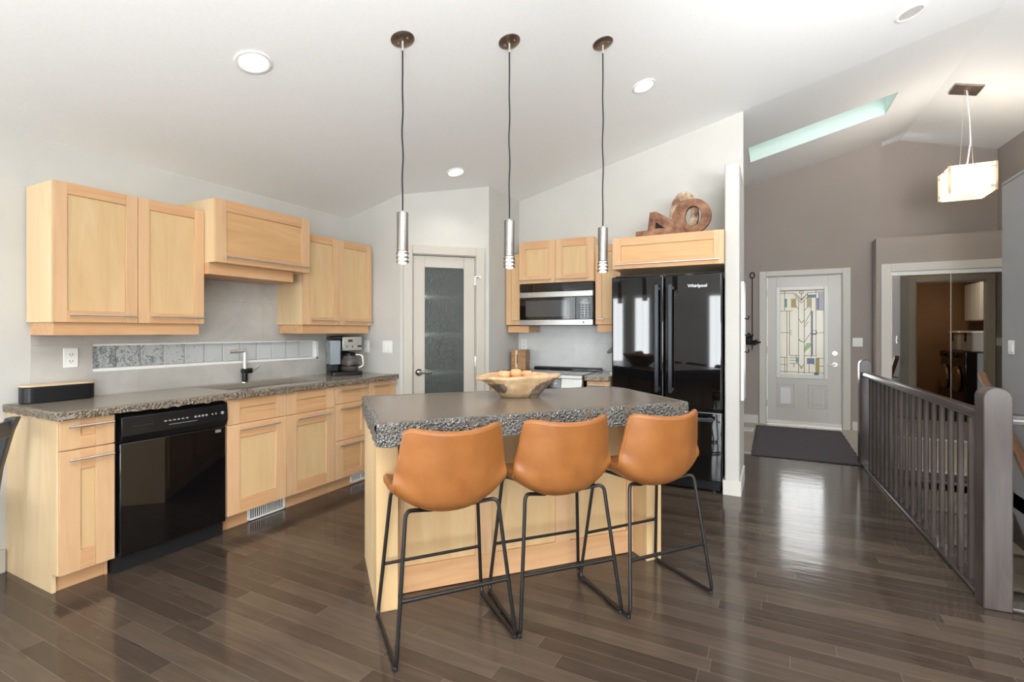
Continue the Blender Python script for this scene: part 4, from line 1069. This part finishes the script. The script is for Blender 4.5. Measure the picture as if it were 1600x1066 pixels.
for x in (-hw_ + .07, hw_ - .07):
    q = MB(); q.lathe([(.018, 0), (.018, .02), (.01, .022), (.01, .05)], (x, yd + .08, 0), 14); q.build('levelling_foot', M['handle_grey'], c)
    q = MB(); q.box(x - .04, x + .04, yd + .02, yd + .12, 1.765, 1.795); q.build('hinge_cover', M['black_satin'], c, bevel=.004)
def text_mesh(name, body, size, m, parent, loc, rot=(R(90), 0, 0), ext=.001, shear=0.0):
    cu = bpy.data.curves.new(name, 'FONT'); cu.body = body; cu.size = size; cu.extrude = ext; cu.align_x = 'CENTER'; cu.shear = shear; cu.offset = .0006
    tmp = bpy.data.objects.new(name + '_t', cu); COL.objects.link(tmp)
    dg = bpy.context.evaluated_depsgraph_get(); me = bpy.data.meshes.new_from_object(tmp.evaluated_get(dg))
    bpy.data.objects.remove(tmp); bpy.data.curves.remove(cu)
    me.materials.clear(); me.materials.append(m)
    o = bpy.data.objects.new(name, me); COL.objects.link(o); o.parent = parent; o.location = loc; o.rotation_euler = rot
    return o
text_mesh('logo', 'Whirlpool', .036, M['white_mark'], c, (.262, yd - .0015, 1.672))

c = thing('refrigerator_cabinet', 'long maple lift-up cabinet above the refrigerator', 'cabinet', (-1.246, Y2 - .006, 0), 0)
D = -(Y2 - 4.352); W = .90
carcass(c, 0, W, 0, D, 1.85, 2.12); shaker('door', c, 0, W, 1.85, 2.12, D, fr=.075, frt=.07, horiz=True, hz=1.884, hx=(.02, W - .03))

# rusted numerals on top of the refrigerator cabinet
def extrude_poly(outer, holes, depth, name, m, parent, loc=None, rot=None):
    bm = bmesh.new(); es = []
    for loop in [outer] + holes:
        vs = [bm.verts.new((x, 0, z)) for x, z in loop]
        for i in range(len(vs)): es.append(bm.edges.new((vs[i], vs[(i + 1) % len(vs)])))
    bmesh.ops.triangle_fill(bm, use_beauty=True, use_dissolve=False, edges=es)
    r_ = bmesh.ops.extrude_face_region(bm, geom=bm.faces[:])
    bmesh.ops.translate(bm, vec=(0, depth, 0), verts=[v for v in r_['geom'] if isinstance(v, bmesh.types.BMVert)])
    bmesh.ops.recalc_face_normals(bm, faces=bm.faces[:])
    me = bpy.data.meshes.new(name); bm.to_mesh(me); bm.free(); me.materials.append(m)
    for p in me.polygons: p.use_smooth = True
    me.set_sharp_from_angle(angle=R(35))
    o = bpy.data.objects.new(name, me); COL.objects.link(o); o.parent = parent
    md = o.modifiers.new('bevel', 'BEVEL'); md.width = .003; md.segments = 2; md.limit_method = 'ANGLE'
    return o
def ell(cx, cz, rx, rz, n=40, tilt=0):
    out = []
    for i in range(n):
        t = 2 * math.pi * i / n; x, z = rx * math.cos(t), rz * math.sin(t)
        out.append((cx + x * math.cos(tilt) - z * math.sin(tilt), cz + x * math.sin(tilt) + z * math.cos(tilt)))
    return out
ZT = 2.1205
c = thing('rusted_numeral', 'rusted metal numeral four lying on the cabinet above the refrigerator', 'sign numeral', (-1.05, 4.358, ZT))
extrude_poly([(0, 0), (0, .048), (.10, .05), (.118, .2), (.17, .205), (.385, .065), (.405, .03), (.405, 0)], [[(.162, .06), (.168, .115), (.238, .058)]], .042, 'numeral_body', M['rust'], c)
q = MB(); q.box(.15, .25, .036, .041, .05, .125); q.build('backing', M['slot'], c)
c = thing('rusted_numeral', 'rusted metal ring numeral leaning in front on the cabinet above the refrigerator', 'sign numeral', (-.60, 4.403, ZT))
extrude_poly(ell(0, .146, .152, .146), [ell(.012, .146, .064, .083)], .055, 'numeral_body', M['rust'], c)
c = thing('rusted_numeral', 'taller rusted ring numeral with flaking pale paint standing behind the other', 'sign numeral', (-.676, 4.51, ZT))
extrude_poly(ell(0, .192, .118, .192), [ell(0, .192, .055, .115)], .055, 'numeral_body', M['rust_pale'], c)

# counter things near the range
c = thing('wooden_block', 'wooden knife block with finger-jointed edge left of the range', 'knife block', (-2.39, 4.68, .914), R(10))
q = MB(); q.box(.035, .125, 0, .16, 0, .205); q.build('block_body', M['block_wood'], c, bevel=.003)
q = MB(); q.box(-.03, .012, .0, .16, 0, .195)
for k in range(8): q.box(-.036, -.03, .0, .16, .012 + k * .023, .024 + k * .023)
q.build('block_side', M['block_wood'], c, bevel=.001)
q = MB(); q.prism([(.012, 0), (.035, 0), (.035, .05), (.026, .06), (.026, .15), (.035, .16), (.035, .2), (.012, .2)], 'y', .002, .158); q.build('block_slot', M['pale_wood'], c)
c = thing('citrus_press', 'grey metal lever press on the worktop beside the refrigerator', 'press', (-1.335, 4.66, .914))
q = MB(); q.cyl((.03, 0, .0), (.03, 0, .20), .011, 14); q.box(-.02, .05, -.04, .04, 0, .012); q.build('stand', M['steel_bar'], c, bevel=.002)
q = MB(); q.cyl((.004, 0, .012), (.004, 0, .19), .008, 12); q.build('post', M['black_satin'], c)
q = MB(); q.tube([(.05, 0, .245), (.02, 0, .24), (-.02, 0, .215), (-.055, 0, .195)], [.035, .032, .020, .012], 14); q.tube([(.0, 0, .215), (.015, 0, .19), (.03, 0, .17)], .012, 10); q.build('press_arm', mat('grey_cast_metal', (150, 146, 142), .4, .6), c)

# things on the sink worktop
c = thing('storage_box', 'long black box with a pale wooden lid on the worktop near the outlet', 'box', (-3.642, 1.382, .914), R(90))
q = MB()
def rrect(w, d, r, n=6):
    out = []
    for cx, cy, a0 in ((w - r, d - r, 0), (-w + r, d - r, 90), (-w + r, -d + r, 180), (w - r, -d + r, 270)):
        for k in range(n + 1): t = R(a0 + 90 * k / n); out.append((cx + r * math.cos(t), cy + r * math.sin(t)))
    return out
q.prism(rrect(.165, .055, .04), 'z', 0, .09); q.build('box_body', mat('navy_black_plastic', (14, 15, 19), .38), c, bevel=.006)
q = MB(); q.prism(rrect(.167, .057, .04), 'z', .09, .101); q.build('lid', M['pale_wood'], c, bevel=.002)

c = thing('coffee_maker', 'black and steel drip coffee maker at the corner of the worktop', 'coffee maker', (-3.50, 3.42, .914), R(58)); c.scale = (1.12, 1.12, 1.06)
# local: front is -y, reservoir on the left
q = MB(); q.prism(rrect(.125, .12, .03), 'z', 0, .032); q.build('base', M['black_satin'], c, bevel=.006)
q = MB(); q.box(-.122, .05, .03, .115, .03, .20); q.box(-.122, -.055, -.06, .115, .03, .09); q.build('rear_column', M['black_satin'], c, bevel=.01)
q = MB(); q.box(-.124, -.04, -.07, .115, .09, .30); q.build('water_tank', M['tank'] if 'tank' in M else M.setdefault('tank', mat('clear_tank_plastic', (190, 200, 210), .06, metal=.0, trans=.55, spec=.8)), c, bevel=.01)
q = MB(); q.box(-.122, .12, -.085, .11, .30, .335); q.box(-.036, .12, -.075, .11, .215, .30); q.build('head', M['black_satin'], c, bevel=.012)
q = MB(); q.box(-.036, .124, -.094, -.074, .205, .33); pnl = q.build('front_panel', M['steel'], c, bevel=.008)
q = MB(); q.box(.01, .045, -.096, -.092, .285, .303); q.build('display', M['black_satin'], pnl)
for x in (.0, .045): q = MB(); q.cyl((x, -.09, .245), (x, -.098, .245), .006, 12); q.build('button', M['black_satin'], pnl)
q = MB(); q.box(.085, .115, -.097, -.092, .24, .255); q.build('switch', M['black_satin'], pnl)
q = MB(); q.lathe([(.0, .036), (.058, .036), (.070, .055), (.074, .085), (.066, .125), (.052, .155), (.050, .165)], (.035, -.035, 0), 28); cf = q.build('carafe', M['smoke_glass'], c)
q = MB(); q.lathe([(.052, .165), (.054, .185), (.03, .192), (0, .193)], (.035, -.035, 0), 28); q.lathe([(.0745, .075), (.076, .080), (.076, .088), (.0735, .094)], (.035, -.035, 0), 28, caps=False); q.build('carafe_lid', M['black_satin'], cf)
q = MB(); q.tube(arc_path([(.08, -.06, .175), (.125, -.085, .17), (.135, -.09, .08), (.10, -.075, .06)], .03), .009, 10); q.build('carafe_handle', M['steel_bar'], cf)

# ------------------------------------------------------------------ outlets and switches (local front is -y)
def plate(name, label, cat, loc, rz, w=.072, hgt=.116, kind='outlet', gang=1):
    c = thing(name, label, cat, loc, rz)
    q = MB(); q.box(-w / 2, w / 2, -.006, 0, -hgt / 2, hgt / 2); q.build('cover_plate', M['white'], c, bevel=.003)
    for g_ in range(gang):
        x = (g_ - (gang - 1) / 2) * .046
        if kind == 'outlet':
            for z in (-.02, .02):
                q = MB(); q.lathe([(.0, .002), (.016, .002), (.017, 0)], n=20); q.xform(Matrix.Translation((x, -.006, z)) @ Matrix.Rotation(R(90), 4, 'X')); s = q.build('socket', M['white'], c)
                q = MB(); q.box(x - .008, x - .0055, -.0088, -.007, z - .004, z + .006); q.box(x + .0055, x + .008, -.0088, -.007, z - .004, z + .006); q.cyl((x, -.0088, z - .009), (x, -.007, z - .009), .0022, 8); q.build('slot', M['slot'], s)
        else:
            q = MB(); q.prism([(-.006, -.034), (-.006, .034), (-.009, .034), (-.012, -.034)], 'x', x - .0165, x + .0165); q.build('rocker', M['white'], c, bevel=.001)
    return c
plate('wall_outlet', 'white double outlet on the tile behind the black storage box', 'outlet', (XL + t0, 1.466, 1.153), RL)
plate('light_switch', 'narrow white switch plate beside the coffee maker', 'light switch', (-3.474, YB, 1.165), 0, .062, .116, 'switch')
plate('light_switch', 'wide white double switch plate beside the pantry door', 'light switch', (-3.22, YB, 1.165), 0, .117, .116, 'switch', 2)
plate('wall_outlet', 'white outlet on the tile above the knife block', 'outlet', (-2.40, Y2 - t0, 1.17), 0)
plate('light_switch', 'white double switch plate right of the front door', 'light switch', (.99, YE, 1.167), 0, .112, .116, 'switch', 2)
plate('light_switch', 'white double switch plate on the cool grey wall by the stairs', 'light switch', (XG, 5.565, 1.178), R(-90), .112, .116, 'switch', 2)
plate('light_switch', 'white switch plate beside the laundry doorway, seen in the mirror', 'light switch', (2.91, YG, 1.16), R(180), .09, .116, 'switch', 1)
plate('wall_outlet', 'small white outlet low on the stairwell wall behind the balusters', 'outlet', (XG, 4.55, -.42), R(-90))

# ------------------------------------------------------------------ stair railing, stairs, handrail
NN = Vector((.935, 3.20)); NF = Vector((.80, 5.99))
dirv = (NF - NN); LR = dirv.length; ra = math.atan2(-dirv.x, dirv.y)
c = thing('stair_railing', 'grey-stained maple railing with balusters along the stairwell', 'railing', (NN.x, NN.y, 0), ra)
def newel(y, top, w):
    poly = [(-w, 0), (w, 0), (w, top - .05)]
    for k in range(1, 12): t = math.pi * k / 12; poly.append((w * math.cos(t), top - .05 + .05 * math.sin(t)))
    poly.append((-w, top - .05))
    q = MB(); q.prism(poly, 'y', y - w, y + w); return q.build('newel_post', M['rail_wood'], c, bevel=.006, seg=3)
newel(0, 1.045, .054); newel(LR, 1.035, .050)
q = MB(); q.prism([(-.034, .872), (.034, .872), (.038, .895), (.03, .915), (.0, .922), (-.03, .915), (-.038, .895)], 'y', .05, LR - .048); q.build('top_rail', M['rail_wood_y'], c, bevel=.003)
q = MB(); q.box(-.04, .04, .05, LR - .048, 0, .022); q.build('shoe_rail', M['rail_wood_y'], c, bevel=.008, seg=3)
nbal = 18
for k in range(nbal):
    y = .115 + k * .1425
    q = MB(); q.cyl((0, y, .02), (0, y, .875), .0155, 14); q.build('baluster', M['rail_wood'], c)
# return railing across the near end of the stairwell
q = MB(); q.prism([(-.034, .872), (.034, .872), (.038, .895), (.03, .915), (.0, .922), (-.03, .915), (-.038, .895)], 'x', .05, XG - NN.x - .002)
o = q.build('return_rail', M['rail_wood_y'], c, bevel=.003); o.rotation_euler = (0, 0, -ra)
q = MB(); q.box(.05, XG - NN.x - .002, -.04, .05, 0, .02); o = q.build('return_shoe', M['rail_wood_y'], c, bevel=.008); o.rotation_euler = (0, 0, -ra)

st = MB(); n = 10; rise, run = .187, .262
prof = [(HY1 + .06, -.0)]
pts = []
y, z = HY1, -.012
for k in range(n):
    pts.append((y + .002, z)); z2 = z - rise
    # rounded nosing then riser, then tread
    pts += [(y - .022, z - .006), (y - .03, z - .022), (y - .022, z - .04), (y, z - .05), (y, z2)]
    y -= run; z = z2
pts.append((y, z)); pts.append((y, z - .3)); pts.append((HY1, -.3)) 
st.prism(pts, 'x', HX0 - .02, XG - .018)
struct(st.build('stair_flight', M['carpet'], sharp=50), 'beige carpeted stairs going down beside the grey wall', 'stairs')
q = MB(); q.box(HX0 - .1, XG, HY1 - .03, HY1 + .03, -.03, .006); struct(q.build('trim_2', M['rail_wood_y'], bevel=.01), 'grey wood nosing at the top of the stairs', 'stair nosing')
q = MB(); q.prism([(HY1, .02), (HY1 + .1, .14), (HY1 + .1, -.28), (HY1 - 10 * .262, -.3 - 1.87), (HY1 - 10 * .262, .02 - 1.74)], 'x', XG - .018, XG)
struct(q.build('trim_3', M['rail_wood_y']), 'dark skirt board along the stairs', 'skirt board')
sw = MB(); sw.box(.72, HX0 - .02, HY0 - .1, HY1 + .02, -2.6, -.12); sw.box(.72, XG, HY0 - .16, HY0 - .06, -2.6, -.12); sw.box(.72, XG, HY1 - .01, HY1 + .06, -2.6, -.32)
struct(sw.build('wall_stairwell', M['greywall']), 'grey walls below the floor around the stairs', 'wall')
q = MB(); q.box(.7, XG + .1, 2.9, HY1 + .1, -2.66, -2.6); struct(q.build('floor_lower', M['carpet']), 'lower level carpet at the foot of the stairs', 'floor')
q = MB(); q.box(HX1 - .02, XG, HY0 - .03, HY0 + .02, -.02, .008); struct(q.build('trim_4', M['rail_wood_y'], bevel=.006), 'grey wood edge of the stairwell below the return railing', 'stairwell edge')
c = thing('handrail', 'brown wooden handrail sloping down along the grey stair wall', 'handrail', (XG - .075, 5.98, .955))
sl = rise / run
q = MB(); q.prism([(0, -.02), (-.02, -.005), (-2.45, -.005 - 2.43 * sl), (-2.45, -.075 - 2.43 * sl), (-.02, -.075), (0, -.06)], 'x', -.028, .028); q.build('rail', M['handrail'], c, bevel=.012, seg=3)
for y in (-.35, -1.2, -2.1):
    q = MB(); q.tube(arc_path([(.0, y, y * sl - .075), (.0, y, y * sl - .11), (.074, y, y * sl - .12)], .02), .007, 8); q.lathe([(.025, 0), (.025, .004)], n=16) if False else None
    q.build('wall_bracket', M['black_satin'], c)

# ------------------------------------------------------------------ entry things
c = thing('entry_rug', 'charcoal woven rag rug with frayed edge before the front door', 'rug', (.29, 6.87, .004))
q = MB(); nx, ny = 40, 60; hx, hy = .485, .93
def rugtop(u, v):
    x, y = (u * 2 - 1) * hx, (v * 2 - 1) * hy
    edge = 1 if (u in (0, 1) or v in (0, 1)) else 0
    jx = noise.noise(Vector((x * 40, y * 40, 1))) * .012 * edge; jy = noise.noise(Vector((x * 40, y * 40, 7))) * .018 * edge
    return (x + jx, y + jy, .004 if edge else .013 + .003 * noise.noise(Vector((x * 9, y * 60, 0))))
q.grid(rugtop, nx, ny); q.build('rug_weave', M['rug'], c, fixn=False)
q = MB()
for side in (-1, 1):
    for k in range(90):
        x = -hx + 2 * hx * (k + random.random() * .6) / 90; l = .012 + random.random() * .025
        q.tube([(x, side * (hy - .008), .006), (x + random.uniform(-.01, .01), side * (hy + l), .003)], .0035, 5)
    for k in range(120):
        y = -hy + 2 * hy * (k + random.random() * .6) / 120; l = .004 + random.random() * .012
        q.tube([(side * (hx - .008), y, .006), (side * (hx + l), y + random.uniform(-.01, .01), .003)], .0035, 5)
q.build('fringe', M['rug'], c)
c = thing('air_grille', 'small white floor register on the entry tile left of the rug', 'vent', (-.29, 7.43, .004))
q = MB(); q.box(-.05, .06, -.13, .13, 0, .006)
q.build('frame', M['white'], c, bevel=.002)
q = MB()
for k in range(7): q.box(-.035, .045, -.11 + k * .034, -.098 + k * .034, .0062, .0068)
q.build('slot', M['grey_mark'], c)
# hanging figure on the entry wall
c = thing('hanging_figure', 'black cast figure hanging on a cord left of the front door', 'wall ornament', (-.262, YE - .012, 1.18))
q = MB(); q.tube([(0, 0, -.14), (0, 0, .9)], .006, 8); q.build('cord', M['black_matte'], c)
q = MB(); ring = [(.028 * math.cos(2 * math.pi * k / 16), 0, .93 + .04 * math.sin(2 * math.pi * k / 16)) for k in range(16)]; q.tube(ring, .008, 8, closed=True); q.build('hook_ring', M['black_matte'], c)
q = MB()
q.tube([(-.05, -.03, .05), (-.055, -.045, .02), (-.04, -.05, -.02), (.0, -.05, -.035)], [.032, .05, .052, .03], 12)
q.tube([(-.045, -.03, .10), (-.045, -.035, .075), (-.045, -.035, .05)], [.018, .036, .028], 12)
q.tube([(-.03, -.05, .03), (.0, -.06, .06), (.01, -.03, .08)], [.016, .013, .010], 8)
q.tube([(.0, -.05, -.03), (.06, -.06, -.005), (.075, -.06, -.03), (.11, -.06, -.02)], [.024, .02, .018, .01], 10)
q.tube([(-.02, -.05, -.03), (.03, -.07, -.05), (.06, -.06, -.03)], [.022, .02, .014], 10)
q.build('figure_body', M['black_matte'], c, sharp=180)
# white hall rack and night light on the side of the refrigerator wall end
c = thing('key_rack', 'thin white rack with small hooks on the side of the refrigerator wall end', 'rack', (-.235, 4.66, 1.3), R(90))
q = MB(); q.box(-.12, .14, -.025, 0, -.56, .42); q.build('rack_board', M['white'], c, bevel=.004)
for z in (.12, -.02, -.16):
    q = MB(); q.tube([(.02, -.025, z), (.02, -.05, z - .01), (.02, -.055, z + .02)], .006, 8); q.build('hook', M['black_satin'], c)
# entry pendant
PX, PY = 1.70, 6.50
pz = zc(PX, PY)
c = thing('entry_pendant', 'square frosted-glass pendant lamp glowing above the entry', 'pendant lamp', (PX, PY, 2.775))
q = MB(); q.box(-.115, .115, -.115, .115, -.02, -.002); q.build('canopy', M['bronze'], c, loc=(0, 0, pz - 2.775), rot=(0, math.atan(.28), 0), bevel=.002)
q = MB(); q.box(-.10, .10, -.10, .10, -.006, .012); q.build('canopy_base', M['white'], c, loc=(0, 0, pz - 2.775), rot=(0, math.atan(.28), 0))
q = MB(); q.tube([(0, 0, .14), (.03, 0, .40), (.025, 0, .60), (0, 0, pz - 2.775 - .01)], .006, 8); q.build('cord', M['white'], c)
q = MB()
for x, y in ((-.08, -.08), (.08, .08)): q.cyl((x * .9, y * .9, .13), (x * .2, y * .2, pz - 2.775 - .01), .0015, 6)
q.build('suspension_wire', M['steel_bar'], c)
hb = .165
for nm, rz, out in (('glass_panel', 0, 1), ('glass_panel', 90, 1), ('glass_panel', 180, 1), ('glass_panel', 270, 1)):
    q = MB(); q.box(-.185, .185, -hb - .006, -hb, -.125, .145)
    o = q.build(nm, M['lamp_glass'], c, rot=(0, 0, R(rz)), bevel=.002)
    q = MB()
    for x in (-.15, .15):
        for z in (-.085, .10): q.box(x - .02, x + .02, -hb - .012, -hb + .004, z - .012, z + .012)
    q.box(-.02, .02, -hb - .012, -hb + .004, .12, .145)
    q.build('clip', M['steel_bar'], o)
q = MB(); q.box(-.16, .16, -.16, .16, -.135, -.129); q.build('bottom_glass', M['lamp_glass'], c, bevel=.002)
q = MB(); q.lathe([(.0, -.05), (.03, -.045), (.04, -.01), (.035, .03), (.018, .06), (.0, .065)], n=20); q.build('bulb', M['bulbglow'] if 'bulbglow' in M else M.setdefault('bulbglow', mat('warm_bulb', (255, 238, 210), .5, emit=(255, 236, 205), estr=6.0)), c)
d = bpy.data.lights.new('entry_pendant_glow', 'POINT'); d.energy = 20; d.color = (1, .94, .86); d.shadow_soft_size = .05
o = bpy.data.objects.new('entry_pendant_glow', d); COL.objects.link(o); o.location = (PX, PY, 2.86)

# ------------------------------------------------------------------ laundry room, seen in the closet mirror
def washer(name, label, cat, y):
    c = thing(name, label, cat, (3.08, y, 0), R(-90))
    q = MB(); q.box(-.335, .335, -.35, .38, .02, .98); q.build('cabinet_body', M['black_gloss'], c, bevel=.02, seg=4)
    q = MB(); q.lathe([(.15, 0), (.20, 0), (.215, .02), (.20, .045), (.16, .05)], n=40); q.xform(Matrix.Translation((0, -.35, .52)) @ Matrix.Rotation(R(90), 4, 'X')); dr = q.build('door_ring', M['chrome'], c)
    q = MB(); q.lathe([(.16, .03), (.12, .045), (0, .05)], n=40); q.xform(Matrix.Translation((0, -.35, .52)) @ Matrix.Rotation(R(90), 4, 'X')); q.build('door_glass', M['glass_black'], dr)
    q = MB(); q.box(-.32, .32, -.365, -.35, .86, .96); q.cyl((0, -.365, .91), (0, -.39, .91), .03, 20); q.build('control_panel', M['black_satin'], c, bevel=.004)
    return c
washer('washing_machine', 'black front-load washing machine nearest the laundry doorway, seen in the mirror', 'washing machine', 4.62)
washer('clothes_dryer', 'black front-load dryer farther inside the laundry, seen in the mirror', 'dryer', 3.93)
def tub(label, y, w):
    c = thing('storage_tub', label, 'storage tub', (3.02, y, .981), R(-90), 'storage tubs on the laundry machines')
    q = MB(); q.prism(rrect(w, .19, .04), 'z', 0, .30); q.build('tub_body', M['bin'], c, bevel=.01)
    q = MB(); q.prism(rrect(w + .012, .20, .04), 'z', .30, .335); q.build('lid', M['white'], c, bevel=.006)
    q = MB(); q.box(-.03, .03, -.205, -.19, .16, .31); q.build('latch', M['black_satin'], c, bevel=.004)
tub('pale grey lidded tub on the washing machine, seen in the mirror', 4.62, .27)
tub('pale grey lidded tub on the dryer, seen in the mirror', 3.95, .25)
c = thing('laundry_cabinet', 'white two-door wall cabinet in the laundry, seen in the mirror', 'cabinet', (3.49, 4.0, 0), R(-90))
q = MB(); q.box(-.6, .6, -.34, 0, 1.5, 2.16); q.build('cabinet_body', M['whitepaint'], c, bevel=.002)
for x0, x1 in ((-.6, -.202), (-.2, .198), (.2, .6)):
    q = MB(); q.box(x0 + .003, x1 - .003, -.36, -.342, 1.51, 2.15); q.build('door', M['whitepaint'], c, bevel=.004)
area_light('laundry_light', (2.6, 4.6, 2.45), (0, 0, 0), .3, .3, 12, (1, .86, .66))

# ------------------------------------------------------------------ dining chair at the left edge of the photograph
c = thing('dining_chair', 'dark grey dining chair at the left edge beside the end cabinet', 'chair', (-3.492, 1.043, 0), R(-40))
M['chair'] = mat('dark_grey_lacquer', (58, 60, 64), .3)
def bent(x):
    q = MB(); pts = [(x, -.045, 0), (x, -.01, .2), (x, .01, .40), (x, .035, .62), (x, .075, .80), (x, .10, .875)]
    vs = []; fs = []
    for i, p in enumerate(pts):
        wv = .016 + .012 * i / 5; d = .018 + .006 * i / 5
        for sx, sy in ((-1, -1), (1, -1), (1, 1), (-1, 1)): vs.append((p[0] + sx * wv, p[1] + sy * d, p[2]))
    for i in range(len(pts) - 1):
        for j in range(4): fs.append([i * 4 + j, i * 4 + (j + 1) % 4, (i + 1) * 4 + (j + 1) % 4, (i + 1) * 4 + j])
    fs.append([3, 2, 1, 0]); fs.append([len(vs) - 4 + j for j in range(4)]); q.add(vs, fs)
    q.build('back_post', M['chair'], c, bevel=.006, sub=0)
bent(0.0); bent(.42)
q = MB(); q.box(-.02, .44, -.42, .0, .43, .47); q.build('seat', M['chair'], c, bevel=.01)
q = MB(); q.box(.015, .405, .075, .10, .78, .86); q.build('back_rail', M['chair'], c, bevel=.006)
for x in (.0, .42):
    q = MB(); q.box(x - .018, x + .018, -.41, -.375, 0, .43); q.build('front_leg', M['chair'], c, bevel=.004)
